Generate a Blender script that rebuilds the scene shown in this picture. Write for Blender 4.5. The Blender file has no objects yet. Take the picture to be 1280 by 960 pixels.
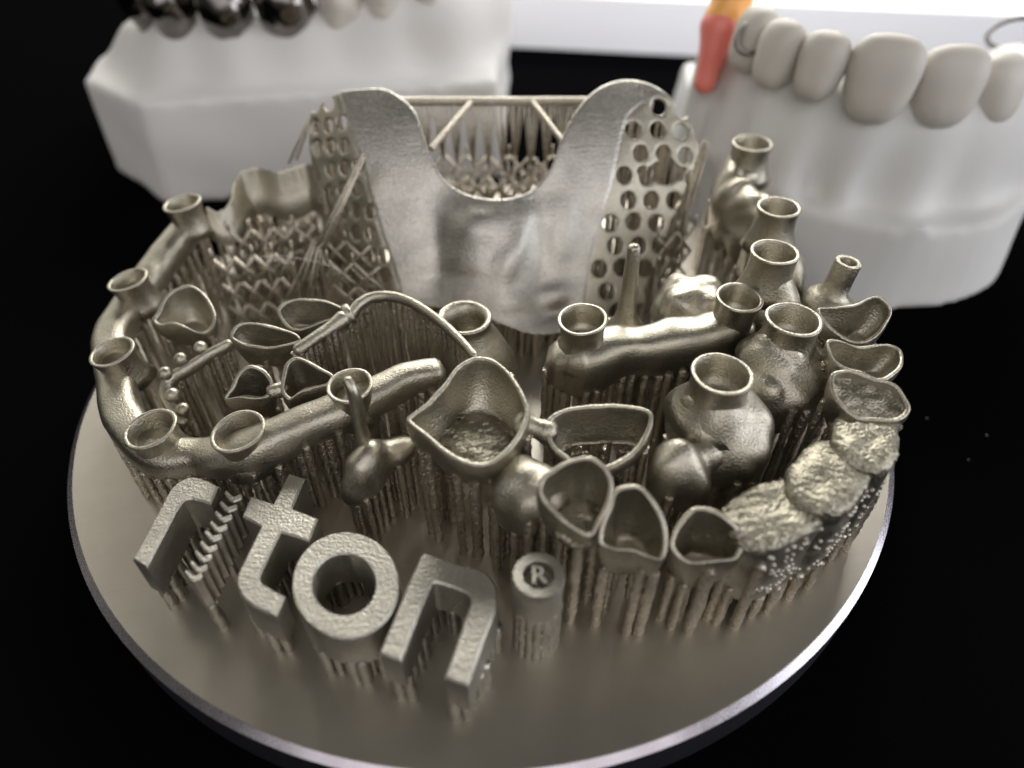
import bpy, bmesh, math, random
import numpy as np
from mathutils import Vector, Matrix
from mathutils.bvhtree import BVHTree

random.seed(7)
rng = np.random.default_rng(7)
S = 0.001                                   # everything below is measured in millimetres
scene = bpy.context.scene
COL = scene.collection

# ------------------------------------------------------------------ camera
cam = bpy.data.cameras.new('camera')
camo = bpy.data.objects.new('camera', cam)
COL.objects.link(camo)
camo.location = (3.522*S, -70.172*S, 61.878*S)
camo.rotation_euler = (math.radians(90 - 43.03), 0, 0)
cam.sensor_width = 36.0
cam.lens = 36.0*880/1280
cam.clip_start = 0.002
cam.clip_end = 20.0
cam.dof.use_dof = True
cam.dof.focus_distance = 0.0725
cam.dof.aperture_fstop = 14.5
scene.camera = camo

# ------------------------------------------------------------------ light of the exhibition hall
world = bpy.data.worlds.new('World')
scene.world = world
world.use_nodes = True
bg = world.node_tree.nodes['Background']
bg.inputs['Color'].default_value = (1.0, 0.95, 0.86, 1)
bg.inputs['Strength'].default_value = 0.06


def area(name, loc, target, sx, sy, power, color):
    l = bpy.data.lights.new(name, 'AREA')
    l.shape = 'RECTANGLE'
    l.size = sx*S
    l.size_y = sy*S
    l.energy = power
    l.color = color
    o = bpy.data.objects.new(name, l)
    COL.objects.link(o)
    o.location = Vector(loc)*S
    o.rotation_euler = (Vector(target) - Vector(loc)).to_track_quat('-Z', 'Y').to_euler()
    return o


area('hall_light_back', (-150, 1050, 400), (0, 0, 0), 1800, 480, 2.8, (1.0, 0.98, 0.94))
area('hall_light_left', (-950, 350, 560), (0, 0, 0), 900, 620, 0.80, (1.0, 0.97, 0.90))
area('hall_light_right', (950, 300, 480), (0, 0, 0), 900, 620, 0.75, (0.95, 0.96, 1.0))
area('booth_wall_right', (900, -250, 220), (0, 0, 10), 700, 400, 2.6, (0.90, 0.92, 1.0))
area('hall_light_front', (40, -900, 680), (0, 0, 0), 1600, 900, 4.2, (1.0, 0.97, 0.985))
area('hall_spot_left', (-560, 440, 600), (0, 0, 0), 220, 180, 0.14, (1.0, 0.95, 0.84))
area('hall_spot_right', (760, 420, 300), (0, 0, 0), 220, 180, 0.10, (1.0, 0.96, 0.88))
area('back_fill_light', (70, 480, 340), (10, 20, 0), 500, 160, 2.3, (1.0, 0.98, 0.94))  # added fill lamp, brightens the upward metal faces
area('board_fill_light', (100, 92, 122), (108, 260, 22), 260, 60, 0.18, (0.95, 0.96, 1.0))  # added lamp, turned away from the disc to brighten the white board

scene.view_settings.view_transform = 'Standard'
scene.view_settings.look = 'None'
scene.view_settings.exposure = 0.7
scene.view_settings.gamma = 1.0
scene.render.engine = 'CYCLES'
scene.cycles.use_denoising = True
scene.cycles.max_bounces = 8
scene.cycles.sample_clamp_indirect = 6.0


# ------------------------------------------------------------------ materials
def nodes_of(name):
    m = bpy.data.materials.new(name)
    m.use_nodes = True
    nt = m.node_tree
    return m, nt, nt.nodes['Principled BSDF']


def N(nt, kind, **kw):
    n = nt.nodes.new(kind)
    for k, v in kw.items():
        if k in n.inputs:
            n.inputs[k].default_value = v
        else:
            setattr(n, k, v)
    return n


def metal(name, col, rough, grain=0.5, grain_mm=0.12, dist=0.03, tint=0.12, lines=0.0, line_mm=0.16, sparkle=0.0, line_dir=(0, 0, 1), speck=0.18, line_len=6, rvar=0.09, line_dist=0.03):
    """laser-sintered cobalt chrome: metallic, fine grain relief, optional layer lines, glinting grains"""
    m, nt, b = nodes_of(name)
    L = nt.links
    geo = N(nt, 'ShaderNodeNewGeometry')
    pos = geo.outputs['Position']
    b.inputs['Metallic'].default_value = 1.0
    n1 = N(nt, 'ShaderNodeTexNoise', Scale=1/(grain_mm*S), Detail=3.0, Roughness=0.65)
    L.new(pos, n1.inputs['Vector'])
    n2 = N(nt, 'ShaderNodeTexNoise', Scale=1/(3.2*S), Detail=3.0)
    L.new(pos, n2.inputs['Vector'])
    ramp = N(nt, 'ShaderNodeMapRange')
    ramp.inputs['From Min'].default_value = 0.3
    ramp.inputs['From Max'].default_value = 0.7
    ramp.inputs['To Min'].default_value = 1 - tint
    ramp.inputs['To Max'].default_value = 1 + tint
    L.new(n2.outputs['Fac'], ramp.inputs['Value'])
    spk = N(nt, 'ShaderNodeMapRange')
    spk.inputs['From Min'].default_value = 0.32
    spk.inputs['From Max'].default_value = 0.68
    spk.inputs['To Min'].default_value = 1 - speck
    spk.inputs['To Max'].default_value = 1 + speck
    L.new(n1.outputs['Fac'], spk.inputs['Value'])
    mm = N(nt, 'ShaderNodeMath', operation='MULTIPLY')
    L.new(ramp.outputs['Result'], mm.inputs[0])
    L.new(spk.outputs['Result'], mm.inputs[1])
    mul = N(nt, 'ShaderNodeVectorMath', operation='SCALE')
    mul.inputs[0].default_value = col
    L.new(mm.outputs['Value'], mul.inputs['Scale'])
    L.new(mul.outputs['Vector'], b.inputs['Base Color'])
    rr = N(nt, 'ShaderNodeMapRange')
    rr.inputs['From Min'].default_value = 0.3
    rr.inputs['From Max'].default_value = 0.7
    rr.inputs['To Min'].default_value = max(0.05, rough - rvar)
    rr.inputs['To Max'].default_value = rough + rvar
    L.new(n1.outputs['Fac'], rr.inputs['Value'])
    L.new(rr.outputs['Result'], b.inputs['Roughness'])
    bump = N(nt, 'ShaderNodeBump', Strength=grain, Distance=dist*S)
    L.new(n1.outputs['Fac'], bump.inputs['Height'])
    last = bump
    if lines > 0:
        mp = N(nt, 'ShaderNodeMapping')
        d = Vector(line_dir).normalized()
        mp.inputs['Rotation'].default_value = d.rotation_difference(Vector((1, 0, 0))).to_euler()
        L.new(pos, mp.inputs['Vector'])
        w = N(nt, 'ShaderNodeTexNoise', Scale=1.0, Detail=2.0)
        sc = N(nt, 'ShaderNodeVectorMath', operation='MULTIPLY')
        sc.inputs[1].default_value = (1/(line_mm*S), 1/(line_len*S), 1/(line_len*S))
        L.new(mp.outputs['Vector'], sc.inputs[0])
        L.new(sc.outputs['Vector'], w.inputs['Vector'])
        b2 = N(nt, 'ShaderNodeBump', Strength=lines, Distance=line_dist*S)
        L.new(w.outputs['Fac'], b2.inputs['Height'])
        L.new(last.outputs['Normal'], b2.inputs['Normal'])
        last = b2
    if sparkle > 0:
        v = N(nt, 'ShaderNodeTexVoronoi', Scale=1/(0.24*S))
        L.new(pos, v.inputs['Vector'])
        b3 = N(nt, 'ShaderNodeBump', Strength=sparkle, Distance=0.10*S)
        b3.invert = True
        L.new(v.outputs['Distance'], b3.inputs['Height'])
        L.new(last.outputs['Normal'], b3.inputs['Normal'])
        last = b3
    L.new(last.outputs['Normal'], b.inputs['Normal'])
    return m


def simple(name, col, rough, metallic=0.0, spec=0.5, bump_mm=0.0, bump=0.2, sss=0.0):
    m, nt, b = nodes_of(name)
    b.inputs['Base Color'].default_value = (*col, 1)
    b.inputs['Roughness'].default_value = rough
    b.inputs['Metallic'].default_value = metallic
    b.inputs['Specular IOR Level'].default_value = spec
    if bump_mm:
        geo = N(nt, 'ShaderNodeNewGeometry')
        n = N(nt, 'ShaderNodeTexNoise', Scale=1/(bump_mm*S), Detail=4.0)
        nt.links.new(geo.outputs['Position'], n.inputs['Vector'])
        bp = N(nt, 'ShaderNodeBump', Strength=bump, Distance=0.2*bump_mm*S)
        nt.links.new(n.outputs['Fac'], bp.inputs['Height'])
        nt.links.new(bp.outputs['Normal'], b.inputs['Normal'])
    if sss:
        b.inputs['Subsurface Weight'].default_value = sss
        b.inputs['Subsurface Radius'].default_value = (1.0, 0.6, 0.4)
        b.inputs['Subsurface Scale'].default_value = 1.0*S
    return m


CC = (0.435, 0.405, 0.33)
M_METAL = metal('sintered_metal', CC, 0.38, grain=0.7, grain_mm=0.20, dist=0.07, sparkle=0.30, speck=0.14)
M_SMOOTH = metal('satin_metal', CC, 0.36, grain=0.6, grain_mm=0.20, dist=0.06, lines=0.6, line_mm=0.20, speck=0.14)
M_PLATE_P = metal('palate_metal', (0.48, 0.46, 0.415), 0.38, grain=0.7, grain_mm=0.22, dist=0.06, lines=1.0, line_mm=0.20, sparkle=0.40, speck=0.22)
M_ROD = metal('grainy_rod_metal', (0.62, 0.565, 0.47), 0.36, grain=1.0, grain_mm=0.30, dist=0.16, sparkle=0.8)
M_GRAIN = metal('coarse_grain_metal', (0.35, 0.325, 0.255), 0.42, grain=0.8, grain_mm=0.30, dist=0.10, sparkle=0.6, speck=0.10)
M_LETTER = metal('sanded_letter_metal', (0.50, 0.475, 0.415), 0.46, grain=0.5, grain_mm=0.20, dist=0.06, sparkle=0.35, speck=0.07, lines=1.0, line_dist=0.035, line_mm=0.24, line_len=1.6, line_dir=(0.12, 1, 0))
M_DISC = metal('brushed_disc_metal', (0.47, 0.435, 0.375), 0.43, grain=0.0, grain_mm=0.5, lines=0.32, line_mm=0.22, rvar=0.0, line_dir=(-0.3, 1, 0), tint=0.03, speck=0.0, line_len=40)
M_EDGE = metal('turned_edge_metal', (0.46, 0.43, 0.46), 0.28, grain=0.08, lines=0.0)  # lavender cast of the reflected surroundings is put into the bevel colour
M_POL = metal('polished_crown_metal', (0.21, 0.195, 0.18), 0.14, grain=0.05, tint=0.3)
M_WALL = simple('dark_reflection_rim_metal', (0.035, 0.036, 0.045), 0.45, 0.6)  # near-black reflection on the disc side, put into the base colour
M_CLOTH = simple('black_velvet', (0.0022, 0.0022, 0.0025), 1.0, 0, 0.0, bump_mm=0.8, bump=0.5)
M_STONE = simple('white_plaster', (0.70, 0.685, 0.655), 0.75, 0, 0.3, bump_mm=2.0, bump=0.1)
M_STONE2 = simple('warm_white_plaster', (0.68, 0.675, 0.65), 0.72, 0, 0.3, bump_mm=2.0, bump=0.1)
M_TOOTH = simple('stone_tooth', (0.60, 0.57, 0.51), 0.5, 0, 0.4, sss=0.2)
M_PINK = simple('pink_acrylic', (0.85, 0.24, 0.19), 0.35, 0, 0.5, sss=0.3)
M_ORANGE = simple('orange_acrylic', (0.95, 0.46, 0.12), 0.35, 0, 0.5, sss=0.3)
M_BOX = simple('white_board', (0.88, 0.88, 0.91), 0.5, 0, 0.4)
M_FIBRE = simple('pale_fibre', (0.7, 0.7, 0.66), 0.5)


# ------------------------------------------------------------------ object helpers
def link(name, V, F, mat, parent=None, smooth=True, sharp=None):
    """one mesh object; V in world millimetres, kept relative to the parent's base"""
    V = np.asarray(V, float)
    off = np.array(parent.location)/S if parent is not None else np.zeros(3)
    p = parent
    while p is not None and p.parent is not None:
        p = p.parent
        off = off + np.array(p.location)/S
    me = bpy.data.meshes.new(name)
    me.from_pydata(((V - off)*S).tolist(), [], [tuple(int(i) for i in f) for f in F])
    me.validate()
    me.update()
    if smooth:
        me.polygons.foreach_set('use_smooth', [True]*len(me.polygons))
        if sharp:
            me.set_sharp_from_angle(angle=math.radians(sharp))
    me.materials.append(mat)
    o = bpy.data.objects.new(name, me)
    COL.objects.link(o)
    if parent is not None:
        o.parent = parent
    return o


def tag(o, label, cat, group=None):
    o['label'] = label
    o['category'] = cat
    if group:
        o['group'] = group
    return o


def thing(name, label, cat, loc, group=None):
    o = bpy.data.objects.new(name, None)
    COL.objects.link(o)
    o.location = Vector(loc)*S
    o.empty_display_size = 0.004
    return tag(o, label, cat, group)


def join(*vf):
    V, F, n = [], [], 0
    for v, f in vf:
        V.append(np.asarray(v, float))
        F += [tuple(i + n for i in q) for q in f]
        n += len(v)
    return np.concatenate(V), F


def catmull(P, n, closed=False):
    P = np.asarray(P, float)
    k = len(P)
    out = []
    seg = k if closed else k - 1
    per = max(1, n//seg)
    for i in range(seg):
        if closed:
            a, b, c, d = P[(i-1) % k], P[i], P[(i+1) % k], P[(i+2) % k]
        else:
            a, b, c, d = P[max(i-1, 0)], P[i], P[i+1], P[min(i+2, k-1)]
        for t in np.arange(per)/per:
            out.append(0.5*((2*b) + (c-a)*t + (2*a-5*b+4*c-d)*t*t + (3*b-a-3*c+d)*t**3))
    if not closed:
        out.append(P[-1])
    return np.array(out)


def smoothnoise(P, freq, seed=0, octaves=5):
    r = np.random.default_rng(seed)
    P = np.asarray(P, float)
    v = np.zeros(P.shape[:-1])
    for i in range(octaves*3):
        k = r.normal(size=3)*freq
        v += np.sin(P @ k + r.uniform(0, 6.28))
    return v/math.sqrt(octaves*3)*1.2


def sweep(path, rx, rz, seg=14, n=None, caps=True, noise=0.0, seed=0, up=(0, 0, 1), sq=1.0):
    """tube along a path with an upright elliptic section; rounded ends"""
    P = catmull(path, n) if n else np.asarray(path, float)
    k = len(P)
    rx = np.interp(np.linspace(0, 1, k), np.linspace(0, 1, np.size(rx)), np.atleast_1d(rx))
    rz = np.interp(np.linspace(0, 1, k), np.linspace(0, 1, np.size(rz)), np.atleast_1d(rz))
    T = np.gradient(P, axis=0)
    T /= np.linalg.norm(T, axis=1)[:, None]
    upv = np.array(up, float)
    rings = []
    th = np.linspace(0, 2*np.pi, seg, endpoint=False)

    def ring(p, t, a, b):
        s = np.cross(t, upv)
        s /= np.linalg.norm(s) + 1e-9
        u = np.cross(s, t)
        c_, s_ = np.cos(th), np.sin(th)
        c_, s_ = np.sign(c_)*np.abs(c_)**sq, np.sign(s_)*np.abs(s_)**sq
        return p + c_[:, None]*s*a + s_[:, None]*u*b
    if caps:
        for q in (1.0, 0.75, 0.4):
            c = math.sqrt(max(0, 1-q*q)) + 0.02
            rings.append(ring(P[0] - T[0]*q*min(rx[0], rz[0])*0.9, T[0], rx[0]*c, rz[0]*c))
    for i in range(k):
        rings.append(ring(P[i], T[i], rx[i], rz[i]))
    if caps:
        for q in (0.4, 0.75, 1.0):
            c = math.sqrt(max(0, 1-q*q)) + 0.02
            rings.append(ring(P[-1] + T[-1]*q*min(rx[-1], rz[-1])*0.9, T[-1], rx[-1]*c, rz[-1]*c))
    V = np.concatenate(rings)
    if noise:
        C0 = np.repeat(np.array([r.mean(0) for r in rings]), seg, 0)
        d = V - C0
        V = V + d*(noise*smoothnoise(V, 1.3, seed))[:, None]
    F = []
    m = len(rings)
    for i in range(m-1):
        for j in range(seg):
            a, b = i*seg + j, i*seg + (j+1) % seg
            F.append((a, b, b+seg, a+seg))
    F.append(tuple(range(seg))[::-1])
    F.append(tuple(range((m-1)*seg, m*seg)))
    return V, F


def lathe(profile, center, seg=36, axis=(0, 0, 1), close=False, wob=0.0, seed=0):
    """profile of (radius, height) pairs turned round an axis through center"""
    th = np.linspace(0, 2*np.pi, seg, endpoint=False)
    r = np.random.default_rng(seed)
    ph = r.uniform(0, 6.28, 4)
    w = 1 + wob*(np.sin(2*th+ph[0]) + 0.6*np.sin(3*th+ph[1]) + 0.4*np.sin(5*th+ph[2]))
    V = []
    for rad, z in profile:
        V.append(np.stack([np.cos(th)*rad*w, np.sin(th)*rad*w, np.full(seg, z)], 1))
    V = np.concatenate(V)
    q = Vector((0, 0, 1)).rotation_difference(Vector(axis)).to_matrix()
    V = V @ np.array(q).T + np.array(center)
    F = []
    m = len(profile)
    for i in range(m-1 if not close else m):
        for j in range(seg):
            a, b = (i % m)*seg + j, (i % m)*seg + (j+1) % seg
            c, d = ((i+1) % m)*seg + (j+1) % seg, ((i+1) % m)*seg + j
            F.append((a, b, c, d))
    if not close:
        F.append(tuple(range(seg))[::-1])
        F.append(tuple(range((m-1)*seg, m*seg)))
    return V, F


def prism(poly, z0, z1, bevel=0.18):
    """upright prism over a plan polygon with a small bevel on the top edge"""
    P = np.asarray(poly, float)
    if np.sum(P[:, 0]*np.roll(P[:, 1], -1) - np.roll(P[:, 0], -1)*P[:, 1]) < 0:
        P = P[::-1]
    n = len(P)
    e0 = P - np.roll(P, 1, 0)
    e1 = np.roll(P, -1, 0) - P
    e0 /= np.linalg.norm(e0, axis=1)[:, None] + 1e-9
    e1 /= np.linalg.norm(e1, axis=1)[:, None] + 1e-9
    nrm = np.stack([-(e0+e1)[:, 1], (e0+e1)[:, 0]], 1)
    nrm /= np.linalg.norm(nrm, axis=1)[:, None] + 1e-9
    I = P + nrm*bevel
    V = np.concatenate([np.c_[P, np.full(n, z0)], np.c_[P, np.full(n, z1-bevel)], np.c_[I, np.full(n, z1)]])
    F = []
    for k in range(2):
        for j in range(n):
            a, b = k*n + j, k*n + (j+1) % n
            F.append((a, b, b+n, a+n))
    F.append(tuple(range(n))[::-1])
    F.append(tuple(range(2*n, 3*n)))
    return V, F


def nets(f, lo, hi, h):
    """surface of a signed distance field (naive surface nets)"""
    ax = [np.arange(lo[i], hi[i] + h, h) for i in range(3)]
    X, Y, Z = np.meshgrid(*ax, indexing='ij', sparse=True)
    D = np.ascontiguousarray(np.broadcast_to(f(X, Y, Z), (len(ax[0]), len(ax[1]), len(ax[2])))).astype(np.float32)
    ins = D < 0
    cnt = np.zeros(tuple(s-1 for s in D.shape), np.int8)
    offs = [(a, b, c) for a in (0, 1) for b in (0, 1) for c in (0, 1)]
    sl = lambda o: tuple(slice(o[i], D.shape[i]-1+o[i]) for i in range(3))
    for o in offs:
        cnt += ins[sl(o)]
    act = (cnt > 0) & (cnt < 8)
    I = np.argwhere(act)
    vals = np.stack([D[I[:, 0]+o[0], I[:, 1]+o[1], I[:, 2]+o[2]] for o in offs], 1)
    acc = np.zeros((len(I), 3))
    num = np.zeros(len(I))
    for i in range(8):
        for j in range(i+1, 8):
            d = np.array(offs[j]) - np.array(offs[i])
            if np.abs(d).sum() != 1:
                continue
            a, b = vals[:, i], vals[:, j]
            s = (a < 0) != (b < 0)
            t = np.where(s, a/np.where(s, a-b, 1), 0)
            acc += np.where(s[:, None], np.array(offs[i]) + t[:, None]*d, 0)
            num += s
    V = (I + acc/num[:, None])*h + np.array(lo)
    idx = np.full(act.shape, -1, np.int64)
    idx[act] = np.arange(len(I))
    F = []
    for axis in range(3):
        b, c = (axis+1) % 3, (axis+2) % 3
        a0 = [slice(None)]*3
        a1 = [slice(None)]*3
        a0[axis] = slice(0, -1)
        a1[axis] = slice(1, None)
        ch = ins[tuple(a0)] != ins[tuple(a1)]
        E = np.argwhere(ch)
        ok = (E[:, b] > 0) & (E[:, c] > 0) & (E[:, b] < D.shape[b]-1) & (E[:, c] < D.shape[c]-1)
        E = E[ok]
        fl = ins[E[:, 0], E[:, 1], E[:, 2]]
        q = []
        for db, dc in ((1, 1), (0, 1), (0, 0), (1, 0)):
            e = E.copy()
            e[:, b] -= db
            e[:, c] -= dc
            q.append(idx[e[:, 0], e[:, 1], e[:, 2]])
        q = np.stack(q, 1)
        q[~fl] = q[~fl][:, ::-1]
        F.append(q)
    return V, np.concatenate(F).tolist()


def subset(V, F, mask):
    F = np.array(F)[mask]
    used, inv = np.unique(F, return_inverse=True)
    return V[used], inv.reshape(F.shape).tolist()


def smin(a, b, k):
    h = np.clip(0.5 + 0.5*(b-a)/k, 0, 1)
    return b*(1-h) + a*h - k*h*(1-h)


def sd_ell(X, Y, Z, c, r, rot=0.0):
    x, y, z = X-c[0], Y-c[1], Z-c[2]
    if rot:
        cs, sn = math.cos(rot), math.sin(rot)
        x, y = cs*x + sn*y, -sn*x + cs*y
    k0 = np.sqrt((x/r[0])**2 + (y/r[1])**2 + (z/r[2])**2)
    return (k0 - 1)*min(r)


def sd_cap(X, Y, Z, a, b, r1, r2=None):
    a, b = np.array(a, float), np.array(b, float)
    d = b - a
    t = np.clip(((X-a[0])*d[0] + (Y-a[1])*d[1] + (Z-a[2])*d[2])/(d @ d), 0, 1)
    r2 = r1 if r2 is None else r2
    return np.sqrt((X-a[0]-t*d[0])**2 + (Y-a[1]-t*d[1])**2 + (Z-a[2]-t*d[2])**2) - (r1 + (r2-r1)*t)


def sd_poly(U, V, P):
    """signed distance to a closed plan polygon"""
    P = np.asarray(P, float)
    d = np.full(np.broadcast(U, V).shape, 1e9)
    inside = np.zeros(d.shape, bool)
    for i in range(len(P)):
        a, b = P[i], P[(i+1) % len(P)]
        e = b - a
        t = np.clip(((U-a[0])*e[0] + (V-a[1])*e[1])/(e @ e + 1e-12), 0, 1)
        d = np.minimum(d, np.hypot(U-a[0]-t*e[0], V-a[1]-t*e[1]))
        c = ((a[1] > V) != (b[1] > V)) & (U < (b[0]-a[0])*(V-a[1])/(b[1]-a[1]+1e-12) + a[0])
        inside ^= c
    return np.where(inside, -d, d)


def sd_noise(X, Y, Z, freq, seed, n=9):
    r = np.random.default_rng(seed)
    v = 0
    for i in range(n):
        k = r.normal(size=3)*freq
        v = v + np.sin(X*k[0] + Y*k[1] + Z*k[2] + r.uniform(0, 6.28))
    return v/math.sqrt(n)


# support rods: three shared lumpy rod meshes, scaled to length
def rod_mesh(length, seed):
    r = np.random.default_rng(seed)
    n = int(length/0.55) + 2
    V, F = [], []
    for i in range(n):
        z = i/(n-1)
        rad = 1 + r.uniform(-0.16, 0.16)
        dx, dy = r.uniform(-0.12, 0.12, 2)
        for j in range(7):
            a = j*2*math.pi/7
            q = rad*(1 + r.uniform(-0.10, 0.10))
            V.append((math.cos(a)*q + dx, math.sin(a)*q + dy, z))
    for i in range(n-1):
        for j in range(7):
            a, b = i*7+j, i*7+(j+1) % 7
            F.append((a, b, b+7, a+7))
    F.append(tuple(range(7))[::-1])
    F.append(tuple(range((n-1)*7, n*7)))
    me = bpy.data.meshes.new('support_rod')
    me.from_pydata(V, [], F)
    me.polygons.foreach_set('use_smooth', [True]*len(me.polygons))
    me.materials.append(M_ROD)
    return me


ROD = {L: [rod_mesh(L, L*10+k) for k in range(3)] for L in (3, 6, 10, 15)}


ROD_LETTER = {}
for L_, ms in ROD.items():
    ROD_LETTER[L_] = []
    for m_ in ms:
        c_ = m_.copy()
        c_.materials.clear()
        c_.materials.append(M_LETTER)
        ROD_LETTER[L_].append(c_)


def rod(parent, x, y, z0, z1, r=0.45, lean=(0, 0), kit=ROD):
    h = z1 - z0
    L = min(ROD, key=lambda q: abs(q-h))
    o = bpy.data.objects.new('support_rod', random.choice(kit[L]))
    COL.objects.link(o)
    o.parent = parent
    p = np.array(parent.location)/S
    o.location = Vector((x-p[0], y-p[1], z0-p[2]))*S
    d = Vector((lean[0], lean[1], h))
    o.rotation_euler = Vector((0, 0, 1)).rotation_difference(d.normalized()).to_euler()
    o.scale = (r*S, r*S, d.length*S)
    return o


def rods_under(parent, VF, spacing, r=0.45, jitter=0.25, zmin=1.0, keep=1.0, xr=None, yr=None, inset=0.0, limit=300, edge=0.0, kit=ROD):
    """stand rods on the disc wherever the piece is above it"""
    V, F = VF
    V = np.asarray(V, float)
    bvh = BVHTree.FromPolygons([tuple(v) for v in V], [tuple(f) for f in F])
    lo, hi = V.min(0), V.max(0)
    n = 0
    row = 0
    y = lo[1] + 0.3
    while y < hi[1]:
        x = lo[0] + 0.3 + (row % 2)*spacing*0.5
        while x < hi[0]:
            px, py = x + random.uniform(-jitter, jitter), y + random.uniform(-jitter, jitter)
            x += spacing
            if random.random() > keep or (xr and not xr[0] < px < xr[1]) or (yr and not yr[0] < py < yr[1]):
                continue
            if inset and not all(bvh.ray_cast(Vector((px+a, py+b, 0.0)), Vector((0, 0, 1)))[0] for a, b in ((inset, 0), (-inset, 0), (0, inset), (0, -inset))):
                continue
            if edge and all(bvh.ray_cast(Vector((px+edge*math.cos(q*0.785), py+edge*math.sin(q*0.785), 0.0)), Vector((0, 0, 1)))[0] for q in range(8)):
                continue
            hit = bvh.ray_cast(Vector((px, py, 0.0)), Vector((0, 0, 1)))[0]
            if hit is None or hit.z < zmin or n >= limit:
                continue
            rod(parent, px, py, -0.05, hit.z + 0.25, r*random.uniform(0.85, 1.2), kit=kit)
            n += 1
        y += spacing*0.87
        row += 1


def strut(a, b, r):
    return sweep(np.linspace(a, b, 3), r, r, seg=5, caps=False, up=(0.3, 0.9, 0.1))


# ------------------------------------------------------------------ setting: black velvet table, white board behind
TABLE_Z = -6.6
t = link('table', [(-900, -500, TABLE_Z), (900, -500, TABLE_Z), (900, 1200, TABLE_Z), (-900, 1200, TABLE_Z)], [(0, 1, 2, 3)], M_CLOTH, smooth=False)
t['kind'] = 'structure'

# ------------------------------------------------------------------ build disc
disc = thing('build_disc', 'round brushed metal disc that carries all the small dental pieces', 'disc', (0, 0, TABLE_Z))
link('top_plate', *lathe([(49.2, -0.66), (49.95, -0.06), (49.9, 0.0), (0.02, 0.0)], (0, 0, 0), seg=160), M_DISC, disc, smooth=False)
link('bevel_ring', *lathe([(49.97, -0.05), (50.65, -0.52), (50.65, -1.0), (48.0, -1.0), (48.0, -0.7), (49.2, -0.7)], (0, 0, 0), seg=160, close=True), M_EDGE, disc, sharp=30)
link('side_wall', *lathe([(50.62, -1.01), (50.62, -5.6), (50.2, TABLE_Z+0.02), (47, TABLE_Z+0.02), (47, -1.01)], (0, 0, 0), seg=160, close=True), M_WALL, disc, sharp=30)


# ------------------------------------------------------------------ generic dental pieces
def chimney(parent, rim_c, r, zb, rb=None, axis=(0, 0, 1), mat=M_METAL, hole=True, flare=1.0, wall=0.42, seed=0, skirt=0):
    """screw-access chimney: flared tube with a countersunk seat and a screw hole"""
    c = np.array(rim_c)
    h = c[2] - zb
    rb = rb or r*1.15
    ri = r - wall
    prof = [(rb*1.25, -h), (rb*1.05, -h*0.78), (r*0.86, -h*0.52), (r*0.87, -h*0.28), (r*flare*0.975, -0.3), (r*flare, -0.08), (r*flare-0.1, 0.0),
            (ri*flare+0.06, 0.0), (ri*flare, -0.12), (ri*0.93, -1.0), (ri*0.84, -2.0), (ri*0.74, -2.6)]
    if skirt:
        prof[:5] = [(r*skirt, -h), (r*(skirt*0.6+0.36), -h*0.80), (r*(skirt*0.25+0.7), -h*0.62), (r*0.95, -h*0.45), (r*0.93, -h*0.22), (r*flare*0.975, -0.3)]
    if hole:
        prof += [(ri*0.50, -2.75), (ri*0.42, -2.85), (ri*0.40, -3.4), (0.02, -3.45)]
    else:
        prof += [(ri*0.5, -3.0), (0.02, -3.1)]
    return link('screw_chimney', *lathe(prof, c, 40, axis, wob=0.018, seed=seed), mat, parent)


def cup(rim, depth, wall=0.55, bottom=0.62, floor=None, belly=0.04, n=64, open_r=None, drop=(0, 0), noise=0.0, seed=0):
    """thin walled crown shell hanging from a traced wavy rim"""
    R = catmull(rim, n, closed=True)
    n = len(R)
    c = R.mean(0)
    A = R - c
    d2 = np.hypot(A[:, 0], A[:, 1])
    inn = np.c_[A[:, :2]*(1 - wall/np.maximum(d2, 1.0))[:, None], A[:, 2]]
    floor = floor if floor is not None else depth - 0.7
    rings = []

    def ring(B, t, dz, zs, x=0):
        s = 1 + (bottom-1)*t**1.7 + belly*math.sin(math.pi*min(1, t*1.15))
        r = np.c_[B[:, 0]*s + c[0] + drop[0]*t, B[:, 1]*s + c[1] + drop[1]*t, B[:, 2]*zs + c[2] - dz]
        return r
    for t in (1.0, 0.94, 0.82, 0.65, 0.45, 0.25, 0.08, 0.02):
        rings.append(ring(A, t, depth*t, max(0.0, 1 - t*1.15)))
    rings.append(ring(A*0.985, 0, -0.07, 1))
    rings.append(ring(inn*1.02, 0, -0.07, 1))
    for t in (0.03, 0.12, 0.3, 0.5, 0.7, 0.86, 0.97, 1.0):
        rings.append(ring(inn*(1 if t < 0.98 else 0.9), t, floor*t, max(0.0, 1 - t*1.15)))
    m = len(rings)
    F = []
    V = np.concatenate(rings)
    for i in range(m-1):
        for j in range(n):
            a, b = i*n + j, i*n + (j+1) % n
            F.append((a, b, b+n, a+n))
    if open_r:
        for j in range(n):
            a, b = (m-1)*n + j, (m-1)*n + (j+1) % n
            F.append((a, b, (j+1) % n, j))
    else:
        last = rings[-1]
        cc = last.mean(0)
        prev = (m-1)*n
        for s in (0.66, 0.33):
            r = cc + (last - cc)*s
            r[:, 2] -= 0.25*(1-s)
            k0 = len(V)
            V = np.concatenate([V, r])
            for j in range(n):
                F.append((prev + j, prev + (j+1) % n, k0 + (j+1) % n, k0 + j))
            prev = k0
        V = np.concatenate([V, [cc - np.array((0, 0, 0.25))]])
        k = len(V) - 1
        for j in range(n):
            F.append((prev + j, prev + (j+1) % n, k))
        b0 = rings[0].mean(0)
        V = np.concatenate([V, [b0]])
        k = len(V) - 1
        for j in range(n):
            F.append(((j+1) % n, j, k))
    if noise:
        V = V + np.stack([smoothnoise(V, 1.1, seed+i)*noise for i in range(3)], 1)
    return V, F


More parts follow.
